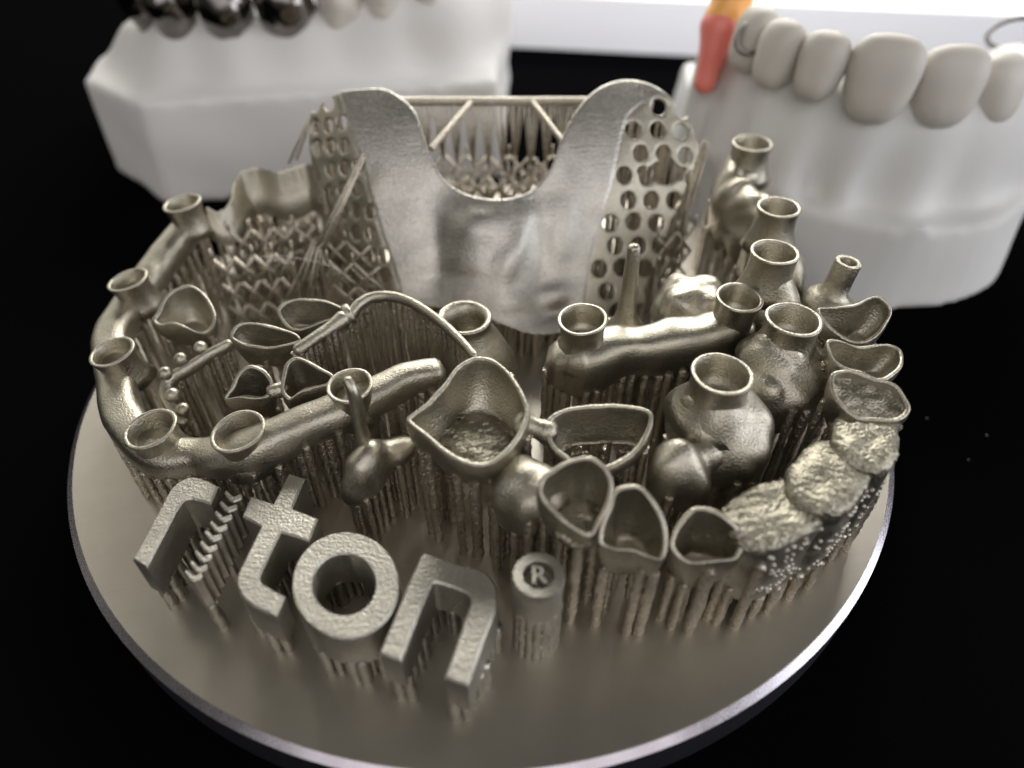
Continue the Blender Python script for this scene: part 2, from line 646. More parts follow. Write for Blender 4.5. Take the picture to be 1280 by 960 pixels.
def orient(VF):
    me = bpy.data.meshes.new('tmp')
    me.from_pydata(np.asarray(VF[0]).tolist(), [], VF[1])
    bm = bmesh.new()
    bm.from_mesh(me)
    bmesh.ops.recalc_face_normals(bm, faces=bm.faces)
    bm.to_mesh(me)
    bm.free()
    V = np.array([v.co[:] for v in me.vertices])
    F = [tuple(p.vertices) for p in me.polygons]
    bpy.data.meshes.remove(me)
    return V, F


# ------------------------------------------------------------------ lettering: r i t o n and the registered mark
LZ0, LZ1 = 3.6, 8.2
LG = 'raised letters at the front of the disc'


def letter(name, label, polys, holes=None, sp=0.82):
    allp = np.concatenate([np.array(p) for p in polys])
    t = thing(name, label, 'letter', (*allp.mean(0), 0), LG)
    return t


def support_comb(parent, VF, sp=0.98, zt=LZ0):
    """perforated teeth between a letter and the disc"""
    rods_under(parent, VF, sp, r=0.47, jitter=0.05, zmin=0.5, inset=0.2, limit=290, kit=ROD_LETTER)


r_poly = [(-29.96,-35.32),(-28.42,-36.13),(-28.28,-34.24),(-28.09,-32.19),(-27.93,-30.12),(-27.67,-28.91),(-27.37,-28.67),(-26.92,-28.66),(-25.93,-28.91),(-24.97,-29.29),(-24.95,-28.15),(-24.91,-27.08),(-25.93,-26.49),(-26.92,-26.09),(-27.59,-25.93),(-28.15,-25.99),(-28.72,-26.29),(-29.10,-26.78),(-29.40,-27.47),(-29.51,-28.43),(-29.62,-30.21),(-29.72,-31.83),(-29.87,-33.65)]
t_poly = [(-18.45,-25.48),(-17.59,-25.78),(-16.73,-26.14),(-16.95,-27.95),(-17.16,-29.75),(-15.84,-30.30),(-14.48,-30.90),(-14.64,-32.10),(-14.81,-33.40),(-16.22,-32.88),(-17.56,-32.45),(-17.90,-34.33),(-18.20,-36.21),(-18.30,-37.16),(-18.13,-37.55),(-17.70,-37.85),(-16.68,-38.39),(-15.67,-38.92),(-15.80,-39.81),(-15.97,-40.75),(-17.07,-40.32),(-18.19,-39.84),(-18.93,-39.36),(-19.51,-38.73),(-19.99,-38.01),(-20.20,-37.39),(-20.27,-36.76),(-20.22,-36.21),(-19.89,-34.08),(-19.56,-31.79),(-20.60,-31.21),(-21.60,-30.67),(-21.52,-29.47),(-21.43,-28.34),(-20.28,-28.72),(-19.05,-29.19),(-18.78,-27.37)]
n_poly = [(-4.31,-34.58),(-2.70,-35.16),(-1.04,-35.81),(0.73,-36.29),(1.37,-36.69),(1.80,-37.24),(2.15,-37.85),(2.30,-38.54),(2.31,-39.36),(2.19,-40.17),(1.57,-42.01),(0.93,-44.04),(0.15,-46.52),(-0.72,-46.21),(-1.67,-45.84),(-1.12,-43.78),(-0.53,-41.60),(0.10,-39.44),(0.01,-38.99),(-0.34,-38.62),(-1.53,-38.08),(-2.65,-37.70),(-3.00,-37.62),(-3.27,-37.70),(-3.86,-39.44),(-4.54,-42.01),(-5.22,-44.56),(-6.14,-44.24),(-7.01,-43.91),(-6.41,-41.60),(-5.54,-38.24),(-4.63,-34.99)]
o_out = [(-6.10,-37.85),(-6.06,-38.43),(-6.08,-38.98),(-6.16,-39.52),(-6.29,-40.03),(-6.47,-40.51),(-6.71,-40.94),(-6.99,-41.34),(-7.31,-41.69),(-7.67,-42.00),(-8.06,-42.25),(-8.49,-42.44),(-8.93,-42.59),(-9.40,-42.67),(-9.88,-42.70),(-10.37,-42.67),(-10.87,-42.59),(-11.37,-42.44),(-11.86,-42.25),(-12.34,-42.00),(-12.80,-41.69),(-13.25,-41.34),(-13.66,-40.94),(-14.05,-40.51),(-14.40,-40.03),(-14.71,-39.52),(-14.97,-38.98),(-15.18,-38.43),(-15.34,-37.85),(-15.44,-37.27),(-15.49,-36.69),(-15.47,-36.12),(-15.40,-35.56),(-15.26,-35.02),(-15.06,-34.51),(-14.80,-34.05),(-14.48,-33.62),(-14.11,-33.25),(-13.69,-32.94),(-13.23,-32.69),(-12.74,-32.51),(-12.21,-32.40),(-11.67,-32.36),(-11.11,-32.40),(-10.55,-32.51),(-9.99,-32.69),(-9.44,-32.94),(-8.92,-33.25),(-8.42,-33.62),(-7.96,-34.05),(-7.54,-34.51),(-7.16,-35.02),(-6.84,-35.56),(-6.57,-36.12),(-6.35,-36.69),(-6.19,-37.27)]
o_in = [(-8.20,-37.78),(-8.17,-38.10),(-8.17,-38.42),(-8.21,-38.73),(-8.28,-39.03),(-8.38,-39.31),(-8.51,-39.56),(-8.67,-39.80),(-8.86,-40.00),(-9.07,-40.18),(-9.30,-40.33),(-9.55,-40.45),(-9.81,-40.54),(-10.09,-40.59),(-10.38,-40.60),(-10.67,-40.59),(-10.96,-40.54),(-11.26,-40.45),(-11.55,-40.33),(-11.83,-40.18),(-12.10,-40.00),(-12.36,-39.80),(-12.60,-39.56),(-12.82,-39.31),(-13.02,-39.03),(-13.20,-38.73),(-13.34,-38.42),(-13.46,-38.10),(-13.54,-37.78),(-13.59,-37.45),(-13.61,-37.12),(-13.59,-36.80),(-13.54,-36.49),(-13.45,-36.19),(-13.33,-35.91),(-13.18,-35.66),(-12.99,-35.42),(-12.78,-35.22),(-12.54,-35.05),(-12.28,-34.92),(-12.00,-34.82),(-11.71,-34.76),(-11.40,-34.74),(-11.09,-34.76),(-10.77,-34.82),(-10.46,-34.92),(-10.15,-35.05),(-9.85,-35.22),(-9.57,-35.42),(-9.30,-35.66),(-9.06,-35.91),(-8.84,-36.19),(-8.65,-36.49),(-8.49,-36.80),(-8.36,-37.12),(-8.26,-37.45)]

for nm, lab, poly in (('raised_letter_r', 'raised matte metal letter r next to the zigzag letter i', r_poly),
                      ('raised_letter_t', 'raised matte metal letter t with its crossbar beside the letter o', t_poly),
                      ('raised_letter_n', 'raised matte metal letter n nearest the front edge of the disc', n_poly)):
    th = letter(nm, lab, [poly])
    vf = prism(poly, LZ0, LZ1)
    link('letter_body', *vf, M_LETTER, th, sharp=35)
    support_comb(th, vf)
th = letter('raised_letter_o', 'raised matte metal letter o, a thick ring between t and n', [o_out])
n = len(o_out)
oo, oi = np.array(o_out), np.array(o_in)
co, ci = oo.mean(0), oi.mean(0)
rings = [np.c_[oo, np.full(n, LZ0)], np.c_[oo, np.full(n, LZ1-0.18)], np.c_[co+(oo-co)*0.972, np.full(n, LZ1)],
         np.c_[ci+(oi-ci)*1.045, np.full(n, LZ1)], np.c_[oi, np.full(n, LZ1-0.18)], np.c_[oi, np.full(n, LZ0)]]
F = [((k % 6)*n+j, (k % 6)*n+(j+1) % n, ((k+1) % 6)*n+(j+1) % n, ((k+1) % 6)*n+j) for k in range(6) for j in range(n)]
vf = orient((np.concatenate(rings), F))
link('letter_body', *vf, M_LETTER, th, sharp=35)
support_comb(th, vf)

chev = [[(-24.18,-27.79),(-24.05,-27.45),(-23.60,-27.83),(-23.19,-28.21),(-22.86,-28.08),(-22.55,-27.87),(-22.32,-28.21),(-22.32,-28.54),(-22.63,-28.75),(-22.98,-28.92),(-23.38,-28.71),(-23.81,-28.25)], [(-24.30,-28.98),(-24.17,-28.65),(-23.72,-29.02),(-23.31,-29.39),(-22.99,-29.27),(-22.68,-29.07),(-22.46,-29.39),(-22.46,-29.72),(-22.76,-29.92),(-23.11,-30.08),(-23.50,-29.88),(-23.93,-29.43)], [(-24.41,-30.15),(-24.28,-29.83),(-23.84,-30.19),(-23.44,-30.55),(-23.12,-30.43),(-22.81,-30.23),(-22.59,-30.55),(-22.60,-30.87),(-22.89,-31.06),(-23.24,-31.22),(-23.62,-31.02),(-24.05,-30.59)], [(-24.52,-31.28),(-24.39,-30.97),(-23.96,-31.32),(-23.56,-31.68),(-23.24,-31.56),(-22.94,-31.36),(-22.72,-31.68),(-22.73,-31.99),(-23.02,-32.18),(-23.36,-32.33),(-23.74,-32.14),(-24.16,-31.71)], [(-24.63,-32.39),(-24.50,-32.09),(-24.07,-32.43),(-23.68,-32.77),(-23.36,-32.66),(-23.07,-32.47),(-22.85,-32.77),(-22.85,-33.08),(-23.14,-33.26),(-23.48,-33.41),(-23.85,-33.23),(-24.27,-32.81)], [(-24.73,-33.47),(-24.60,-33.17),(-24.18,-33.51),(-23.79,-33.85),(-23.48,-33.73),(-23.19,-33.55),(-22.97,-33.85),(-22.98,-34.14),(-23.27,-34.32),(-23.59,-34.47),(-23.96,-34.29),(-24.38,-33.88)], [(-24.83,-34.53),(-24.71,-34.24),(-24.29,-34.57),(-23.90,-34.89),(-23.60,-34.78),(-23.31,-34.60),(-23.10,-34.89),(-23.10,-35.18),(-23.38,-35.36),(-23.71,-35.50),(-24.07,-35.32),(-24.48,-34.93)], [(-24.93,-35.56),(-24.81,-35.27),(-24.39,-35.59),(-24.01,-35.91),(-23.71,-35.81),(-23.43,-35.63),(-23.21,-35.91),(-23.22,-36.19),(-23.50,-36.37),(-23.82,-36.51),(-24.18,-36.33),(-24.58,-35.95)], [(-25.02,-36.56),(-24.91,-36.28),(-24.50,-36.60),(-24.12,-36.91),(-23.82,-36.81),(-23.54,-36.63),(-23.33,-36.91),(-23.33,-37.18),(-23.61,-37.35),(-23.93,-37.49),(-24.28,-37.32),(-24.68,-36.94)]]
th = letter('raised_letter_i', 'raised letter i built as a zigzag stack of chevron slices', chev)
allv = []
for c in chev:
    vf = prism(c, LZ0, LZ1 - random.uniform(0, 0.25), 0.12)
    link('chevron_slice', *vf, M_LETTER, th, sharp=35)
    allv.append(vf)
support_comb(th, join(*allv))

# registered mark post
cx, cy, cz = (5.72,-38.58,11.00)
th = thing('registered_mark_post', 'slim round post with a small registered mark on top, beside the letter n', 'post', (cx, cy, 0))
link('post_head', *lathe([(2.05, -4.6), (2.15, -1.2), (2.2, -0.2), (2.1, 0.0), (1.36, 0.0), (1.28, -0.12), (1.28, -1.2), (0.02, -1.2)], (cx, cy, cz), 40), M_LETTER, th, sharp=40)
fc = bpy.data.curves.new('mark', 'FONT')
fc.body = 'R'
fc.align_x = 'CENTER'
fc.align_y = 'CENTER'
fc.size = 2.25*S
fc.extrude = 0.5*S
fc.offset = 0.06*S
fo = bpy.data.objects.new('mark', fc)
COL.objects.link(fo)
bpy.context.view_layer.update()
me = bpy.data.meshes.new_from_object(fo.evaluated_get(bpy.context.evaluated_depsgraph_get()))
bpy.data.objects.remove(fo)
me.materials.clear()
me.materials.append(M_LETTER)
mo = bpy.data.objects.new('registered_letter', me)
COL.objects.link(mo)
mo.parent = th
mo.location = (0, 0, (cz-0.62)*S)
for k in range(16):
    a = k*2*math.pi/16
    rod(th, cx+1.75*math.cos(a), cy+1.75*math.sin(a), -0.05, cz-4.2, 0.42, kit=ROD_LETTER)
for zc in (2.1, 4.0):
    link('bridging_ring', *lathe([(1.55, zc-0.5), (1.95, zc-0.42), (1.98, zc+0.3), (1.55, zc+0.42)], (cx, cy, 0), 24, close=True, wob=0.03, seed=int(zc*3)), M_ROD, th)

# ------------------------------------------------------------------ front arch bridge: open molar shell, pontic, three shells, rough pontics, three shells
rim_m = [(-5.88,-26.08,16.59),(-4.33,-24.66,16.91),(-3.12,-22.93,17.27),(-1.97,-20.85,17.69),(-0.89,-19.73,17.91),(0.47,-19.25,18.00),(2.00,-19.73,17.91),(3.52,-21.31,17.60),(4.77,-23.80,17.09),(5.11,-25.50,16.72),(4.59,-27.30,16.32),(3.52,-29.10,15.90),(2.14,-30.24,15.63),(0.77,-30.76,15.50),(-0.96,-30.39,15.59),(-2.75,-29.25,15.86),(-4.61,-27.69,16.23),(-5.61,-26.73,16.45)]
rim_2 = [(5.49,-34.02,16.02),(5.96,-32.99,16.61),(7.30,-32.12,17.10),(8.98,-31.48,17.47),(10.18,-31.42,17.50),(11.28,-32.12,17.10),(11.89,-33.28,16.44),(11.69,-34.58,15.69),(10.79,-35.97,14.86),(9.97,-37.05,14.20),(9.01,-36.89,14.30),(7.73,-36.24,14.70),(6.45,-35.25,15.29)]
rim_3 = [(10.47,-37.13,13.53),(10.70,-35.99,14.34),(11.39,-34.78,15.20),(11.89,-33.71,15.94),(12.90,-33.33,16.20),(14.08,-33.44,16.13),(15.16,-34.25,15.57),(15.95,-35.46,14.72),(16.28,-36.61,13.90),(16.09,-37.79,13.05),(15.54,-38.40,12.60),(14.33,-38.05,12.86),(13.24,-37.79,13.05),(11.94,-37.74,13.08),(10.98,-37.54,13.23)]
rim_4 = [(16.57,-36.68,12.31),(16.81,-35.91,12.90),(17.52,-35.03,13.57),(18.56,-34.24,14.16),(19.70,-34.19,14.20),(21.02,-34.50,13.96),(21.98,-35.13,13.49),(22.78,-36.07,12.78),(22.73,-36.84,12.19),(22.02,-37.55,11.64),(20.69,-37.70,11.52),(19.36,-37.86,11.40),(18.04,-37.86,11.40),(17.20,-37.45,11.72)]
rim_r3 = [(33.90,-20.54,17.11),(35.09,-20.30,17.20),(36.52,-20.70,17.04),(38.27,-21.32,16.79),(39.46,-21.71,16.64),(40.30,-22.85,16.17),(40.54,-23.97,15.70),(39.84,-24.70,15.39),(38.65,-25.06,15.23),(36.79,-25.13,15.20),(35.35,-24.99,15.26),(34.09,-23.97,15.70),(33.50,-22.47,16.33),(33.51,-21.32,16.79)]
rim_r2 = [(34.66,-16.37,17.60),(35.90,-16.47,17.58),(37.30,-17.06,17.46),(39.06,-16.97,17.48),(40.66,-16.87,17.50),(41.57,-17.46,17.38),(41.46,-18.52,17.16),(40.70,-19.92,16.86),(39.21,-21.02,16.62),(38.04,-21.11,16.60),(36.73,-20.39,16.76),(35.36,-19.83,16.88),(34.48,-18.80,17.10),(34.42,-17.55,17.36)]
rim_r1 = [(34.39,-12.77,18.63),(36.03,-12.63,18.72),(38.10,-12.28,18.97),(39.81,-11.71,19.35),(41.04,-11.64,19.40),(41.93,-12.28,18.97),(42.05,-13.12,18.39),(41.26,-14.16,17.66),(40.16,-15.19,16.94),(38.89,-15.66,16.60),(37.31,-15.46,16.74),(35.95,-14.71,17.28),(35.08,-13.82,17.90)]
th = thing('arch_bridge', 'long front bridge of open crown shells and rough grainy blocks curving along the disc edge', 'dental bridge', (20, -33, 0))
vfs = []
for k, (rm, dep, bot, wl, fl) in enumerate(((rim_m, 6.0, 0.70, 0.48, 3.9), (rim_2, 5.4, 0.66, 0.46, 3.4), (rim_3, 5.6, 0.60, 0.46, 3.7), (rim_4, 5.6, 0.64, 0.46, 3.7),
                                           (rim_r3, 4.6, 0.7, 0.45, 1.6), (rim_r2, 4.6, 0.6, 0.36, 2.6), (rim_r1, 4.8, 0.55, 0.36, 2.8))):
    vf = orient(cup(rm, dep, wl, bot, fl, noise=0.05, seed=k))
    o = link('crown_shell', *vf, M_METAL, th)
    vfs.append(vf)
    if k == 4:
        Rk = catmull(rm, 64, closed=True)
        ck = Rk.mean(0)
        pv = [ck + (Rk-ck)*np.array((q, q, q)) + np.array((0, 0, -0.55)) for q in (0.88, 0.74, 0.58, 0.42, 0.26, 0.1)]
        nr = len(Rk)
        pv = np.concatenate(pv)
        pv[:, 2] += 0.16*smoothnoise(pv, 2.6, 77)
        pf = [(a*nr+j, a*nr+(j+1) % nr, (a+1)*nr+(j+1) % nr, (a+1)*nr+j) for a in range(5) for j in range(nr)] + [tuple(range(5*nr, 6*nr))]
        link('grain_patch', *orient((pv, pf)), M_GRAIN, o)
    if k in (0, 1):          # coarse sintered grains left on the floor of the shell
        c = np.array(rm).mean(0)
        rr = (3.5, 2.2, 0, 0, 4.0)[k]
        off = ((0.6, -0.4), (0.2, -0.6), 0, 0, (0, 0))[k]
        f = lambda X, Y, Z: sd_ell(X, Y, Z, (c[0]+off[0], c[1]+off[1], c[2]-fl+0.1), (rr*1.05, rr, 0.9)) + 0.10*sd_noise(X, Y, Z, 4.2, 3)
        g = nets(f, (c[0]-5, c[1]-5, c[2]-fl-1.6), (c[0]+5, c[1]+5, c[2]-fl+1.6), 0.14)
        link('grain_patch', *g, M_GRAIN, o)


def bodies(parts, noise=0.12, freq=1.6, seed=0, k=1.2, h=0.24, pad=1.0, bore=None, facet=0.0):
    P = np.array([p[0] for p in parts])
    R = np.array([p[1] for p in parts])

    def f(X, Y, Z):
        d = None
        for p in parts:
            e = sd_ell(X, Y, Z, p[0], p[1], p[2] if len(p) > 2 else 0)
            d = e if d is None else smin(d, e, k)
        d = d + noise*sd_noise(X, Y, Z, freq, seed) + facet*(0.7 - np.abs(sd_noise(X, Y, Z, freq*0.8, seed+50)))
        if bore:
            d = np.maximum(d, -np.maximum(np.hypot(X-bore[0], Y-bore[1]) - bore[2], bore[3] - Z))
        return d
    R2 = np.maximum(R, R.max(1)[:, None]*[1, 1, 0]) + pad
    return nets(f, (P-R2).min(0), (P+R2).max(0), h)


pc = np.array((4.57,-30.40,14.00))
vf = bodies([((pc[0]+0.3, pc[1], 12.2), (3.6, 2.9, 2.4), -0.5), ((pc[0]+0.2, pc[1]-0.6, 10.4), (2.8, 2.5, 3.2)), ((pc[0]+2.2, pc[1]-1.6, 12.4), (1.8, 1.8, 1.8))], 0.14, 1.0, 4)
link('pontic', *vf, M_METAL, th)
vfs.append(vf)
# rough pontics: flat grainy tops, smooth outer faces set with retention beads
rough = []
for k, (p, rr, a) in enumerate((((26.00,-33.53,12.20), (4.9, 2.9, 5.4), 0.48), ((31.65,-30.10,13.20), (5.0, 2.9, 5.6), 0.82), ((35.81,-26.52,14.00), (3.9, 2.7, 5.4), 1.1))):
    c = np.array(p)
    ztop = c[2] + 0.8

    def f(X, Y, Z, c=c, rr=rr, a=a, ztop=ztop, k=k):
        x0, y0 = math.cos(a)*(X-c[0]) + math.sin(a)*(Y-c[1]), -math.sin(a)*(X-c[0]) + math.cos(a)*(Y-c[1])
        plan = ((np.abs(x0/rr[0])**2.6 + np.abs(y0/(rr[1]*(1 + 0.012*(Z-8))))**2.6)**(1/2.6) - 1)*3.2
        d = -smin(-plan, -(3.4 + 0.5*np.sin(X*0.9+k) - Z), 1.0)
        lump = 0.10*sd_noise(X, Y, Z, 1.3, 11+k)
        top = (Z - ztop) - 0.28*np.exp(-((X-c[0]+0.7)**2 + (Y-c[1]-0.6)**2)/7) + lump*np.clip((Z-ztop+3)/3, 0, 1)
        d = -smin(-d, -top, 1.1)
        top_w = np.clip((Z - (ztop-1.6))/1.2, 0, 1)
        return d + top_w*0.075*sd_noise(X, Y, Z, 8.0, 21+k, 14) + 0.07*sd_noise(X, Y, Z, 1.2, 31+k)
    g = nets(f, c - np.array((6.5, 6.5, 12)), c + np.array((6.5, 6.5, 3)), 0.18)
    GV, GF = g[0], np.array(g[1])
    zf = GV[GF][:, :, 2].mean(1)
    wav = 0.25*smoothnoise(GV[GF].mean(1), 0.9, 5)
    isT = zf + wav > ztop - 0.95
    o = link('rough_pontic', *subset(GV, GF, ~isT), M_METAL, th)
    link('grainy_top', *subset(GV, GF, isT), M_GRAIN, o)
    rough.append(g)
    vfs.append(g)
bead_v = []
bvh = [BVHTree.FromPolygons([tuple(v) for v in g[0]], g[1]) for g in rough]
oct_v = np.array([(1, 0, 0), (-1, 0, 0), (0, 1, 0), (0, -1, 0), (0, 0, 1), (0, 0, -1)], float)
oct_f = [(0, 2, 4), (2, 1, 4), (1, 3, 4), (3, 0, 4), (2, 0, 5), (1, 2, 5), (3, 1, 5), (0, 3, 5)]
me = bpy.data.meshes.new('t')
bm = bmesh.new()
bmesh.ops.create_icosphere(bm, subdivisions=1, radius=1.0)
ico_v = np.array([v.co[:] for v in bm.verts])
ico_f = [tuple(v.index for v in f.verts) for f in bm.faces]
bm.free()
bpy.data.meshes.remove(me)
for i in range(150):
    g = random.randrange(3)
    c = np.array(rough[g][0]).mean(0)
    ang = random.uniform(-1.9, 0.2)
    zz = random.uniform(4.0, 12.0)
    src = Vector((c[0] + 12*math.cos(ang), c[1] + 12*math.sin(ang), zz))
    hit = bvh[g].ray_cast(src, Vector((c[0], c[1], zz)) - src)[0]
    if hit is None:
        continue
    bead_v.append((ico_v*random.uniform(0.20, 0.30) + np.array(hit), ico_f))
b = link('retention_beads', *join(*bead_v), M_LETTER, th)
b['kind'] = 'stuff'
for v in vfs[:4]:
    rods_under(th, v, 1.6, 0.48, keep=0.9, limit=40, edge=1.7)
for v in vfs[4:7]:
    rods_under(th, v, 1.8, 0.46, keep=0.9, limit=28, edge=1.7)
for v in vfs[7:]:
    rods_under(th, v, 1.45, 0.42, keep=0.95, zmin=1.0, limit=44, edge=1.7)

# ------------------------------------------------------------------ screw-retained bridge at the right
th = thing('screw_retained_bridge', 'chain of tooth shaped units with five tall open chimneys, behind the grainy front blocks', 'dental bridge', (29, -8, 0))
CH = [(22.63,-22.75,19.00), (31.20,-15.35,19.50), (31.59,-5.63,21.00), (35.06,4.87,20.50), (36.32,22.38,20.50)]
can = (18.73,-28.32,11.50)
CR = (2.85, 2.75, 2.55, 2.55, 2.75)
bore = lambda k: (CH[k][0], CH[k][1], CR[k]-0.42, CH[k][2]-3.6)
u1 = bodies([((CH[0][0]+0.4, CH[0][1]-0.2, 12.2), (4.5, 4.0, 5.6), 0.5), ((CH[0][0]+2.8, CH[0][1]-1.2, 11.0), (3.3, 3.4, 4.4)), ((CH[0][0]+1.0, CH[0][1]-3.2, 10.8), (3.2, 2.2, 3.8))], 0.20, 0.8, 15, bore=bore(0), facet=0.20)
u2 = bodies([((CH[1][0]-0.2, CH[1][1]-0.6, 12.6), (4.6, 4.0, 5.8), 0.4), ((CH[1][0]+2.4, CH[1][1]-1.4, 11.2), (3.3, 3.4, 4.4)), ((CH[1][0]-0.4, CH[1][1]-3.6, 11.4), (3.6, 2.2, 4.0))], 0.22, 0.8, 6, bore=bore(1), facet=0.20)
u3 = bodies([((CH[2][0]+0.5, CH[2][1]-0.2, 13.2), (3.2, 3.3, 5.8)), ((CH[2][0]+1.6, CH[2][1]-2.6, 11.6), (2.9, 3.0, 5.0))], 0.20, 0.8, 7, bore=bore(2), facet=0.20)
u4 = bodies([((CH[3][0]+0.4, CH[3][1]+0.1, 12.8), (3.2, 3.6, 5.8)), ((CH[3][0]+0.9, CH[3][1]-4.4, 12.0), (2.9, 3.0, 5.4))], 0.20, 0.8, 8, bore=bore(3), facet=0.20)
u5 = bodies([((CH[4][0]-0.9, CH[4][1]-0.4, 12.4), (3.5, 3.8, 6.4)), ((CH[4][0]-2.6, CH[4][1]-5.0, 12.4), (2.6, 4.6, 5.8)), ((CH[4][0]-0.8, CH[4][1]-9.6, 12.4), (2.8, 4.6, 5.6))], 0.16, 0.7, 9, bore=bore(4), facet=0.20)
u6 = bodies([((can[0]-0.3, can[1], can[2]), (2.7, 2.4, 4.0), 0.4), ((can[0]+1.5, can[1]-0.5, can[2]-1.4), (1.7, 1.9, 3.4), 0.3), ((can[0]+2.8, can[1]+2.0, can[2]+0.8), (2.0, 1.9, 1.9))], 0.12, 1.2, 10, k=0.7)
for u in (u1, u2, u3, u4, u5, u6):
    link('tooth_unit', *u, M_METAL, th)
for k, (c, r) in enumerate(zip(CH, (2.85, 2.75, 2.55, 2.55, 2.75))):
    chimney(th, c, r, c[2]-5.4, r*0.98, hole=(k == 1), seed=k, skirt=1.62 if k < 2 else 1.3)
for k, u in enumerate((u1, u2, u3, u4, u5, u6)):
    rods_under(th, u, 1.5 if k < 2 else 1.8, 0.45, keep=0.95, limit=50, edge=1.7)

# ------------------------------------------------------------------ thick bar with two chimneys
th = thing('implant_bar', 'thick curved bar with two short chimneys in front of the spike', 'implant bar', (19, -12, 0))
c0, c1 = (10.80,-12.38,17.20), (27.64,-9.43,17.80)
bar = sweep([(c0[0]-1.8, c0[1]-0.4, 11.2), (c0[0]+0.6, c0[1]-0.2, 11.2), (14.8, -11.6, 12.0), (19.0, -11.4, 12.1), (23.2, -10.6, 12.5), (c1[0]-1, c1[1]-0.2, 12.8), (c1[0]+0.8, c1[1]+0.3, 13.0)],
            [2.2, 3.2, 2.7, 2.2, 2.6, 2.4, 2.4, 2.1], [2.7, 3.7, 2.9, 2.5, 3.2, 2.6, 2.7, 2.2], seg=32, n=60, noise=0.012, seed=2, sq=0.68)
link('bar_body', *bar, M_SMOOTH, th)
chimney(th, c0, 2.6, 12.0, 2.85, axis=(-0.06, -0.05, 1), mat=M_SMOOTH, seed=3)
chimney(th, c1, 2.55, 12.6, 2.3, axis=(0.05, -0.04, 1), mat=M_SMOOTH, seed=4)
rods_under(th, bar, 1.35, 0.43, keep=0.97, limit=140, edge=1.7)
rod(th, (11.28,-12.22,9.00)[0], (11.28,-12.22,9.00)[1], 5.0, 12.4, 0.34)

# ------------------------------------------------------------------ long horseshoe bar at the left with six chimneys
th = thing('horseshoe_bar', 'long horseshoe bar with six open chimneys curving behind the letters r and t', 'implant bar', (-32, -8, 0))
HC = [(-40.46,14.83,15.60), (-43.44,1.36,12.60), (-40.98,-10.55,11.20), (-32.73,-21.69,10.60), (-23.20,-23.15,11.80), (-12.44,-19.64,14.60)]
he = (-4.68,-16.82,13.20)
path = [(HC[0][0]-0.3, HC[0][1]+0.6, 11.6), (HC[0][0]-2.2, HC[0][1]-6, 10.2), (HC[1][0]-0.6, HC[1][1]+0.6, 8.8), (HC[1][0]-0.9, HC[1][1]-6.0, 8.2), (HC[2][0]-0.7, HC[2][1]-0.2, 7.4), (HC[2][0]+2.4, HC[2][1]-6.2, 7.0),
        (HC[3][0]-0.3, HC[3][1]-0.2, 6.8), (HC[3][0]+4.6, HC[3][1]-0.9, 7.2), (HC[4][0], HC[4][1]-0.1, 8.4), (HC[4][0]+5.0, HC[4][1]+1.6, 10.0), (HC[5][0], HC[5][1]+0.2, 11.4), (he[0]-3.0, he[1]+0.2, 12.2), (he[0], he[1]+1.0, 12.6)]
bar = sweep(path, [1.8, 2.0, 2.1, 2.1, 2.1, 2.1, 2.2, 1.9, 2.3, 2.1, 1.95, 1.75, 1.55], [2.0, 2.0, 2.1, 2.1, 2.1, 2.1, 2.2, 1.8, 2.5, 2.1, 1.95, 1.75, 1.55], seg=28, n=150, noise=0.015, seed=5, sq=0.75)
link('bar_body', *bar, M_METAL, th)
for k, c in enumerate(HC):
    tilt = [(-0.10, 0.0, 1), (-0.16, -0.02, 1), (-0.14, -0.06, 1), (-0.08, -0.06, 1), (-0.08, -0.06, 1), (-0.04, -0.08, 1)][k]
    chimney(th, c, (2.5, 2.45, 2.5, 2.65, 2.7, 2.35)[k], c[2]-4.6, (2.3, 2.2, 2.2, 2.3, 2.5, 2.0)[k], axis=tilt, seed=10+k)
rods_under(th, bar, 1.28, 0.40, keep=1.0, zmin=0.8, limit=299, edge=1.3)

# ------------------------------------------------------------------ pieces inside the horseshoe
# single shell at the far left
th = thing('single_crown', 'single wide open crown shell beside the leftmost chimneys of the horseshoe bar', 'crown', (-35.7, -2.5, 0))
vf = orient(cup([(-38.26,-4.13,11.54),(-37.79,-2.08,12.35),(-36.65,-0.82,12.84),(-35.11,-0.39,13.00),(-33.19,-1.35,12.63),(-31.64,-3.43,11.82),(-31.12,-5.13,11.13),(-31.72,-6.41,10.60),(-33.11,-6.41,10.60),(-34.62,-5.82,10.84),(-36.38,-5.43,11.01),(-37.76,-5.53,10.97),(-38.54,-4.94,11.21)], 4.2, 0.45, 0.66, 3.0, noise=0.05, seed=21))
link('crown_shell', *vf, M_METAL, th)
rods_under(th, vf, 1.7, 0.38, limit=30)

# twin shells
th = thing('twin_crowns', 'pair of small joined crown shells with high back walls behind the horseshoe bar', 'crowns', (-21, -16.5, 0))
for k, rm in enumerate(([(-25.97,-18.39,11.40),(-25.42,-17.42,12.07),(-24.89,-16.15,12.92),(-23.72,-15.44,13.40),(-22.45,-15.65,13.26),(-21.38,-16.51,12.69),(-21.05,-17.42,12.07),(-21.56,-18.18,11.54),(-22.77,-18.39,11.40),(-24.43,-18.25,11.50)],
                        [(-20.12,-18.11,12.16),(-20.27,-16.94,12.75),(-19.97,-15.35,13.54),(-18.98,-14.62,13.90),(-17.69,-14.95,13.74),(-16.19,-15.75,13.35),(-14.87,-16.55,12.95),(-15.21,-17.33,12.55),(-16.56,-17.72,12.35),(-18.15,-18.18,12.12),(-19.30,-18.80,11.80)])):
    vf = orient(cup(rm, 4.0, 0.45, 0.75, 3.2, noise=0.04, seed=25+k))
    link('crown_shell', *vf, M_METAL, th)
    rods_under(th, vf, 1.7, 0.36, limit=24)
a, b = np.array((-21.26,-17.42,11.50)), np.array((-20.35,-17.06,11.50))
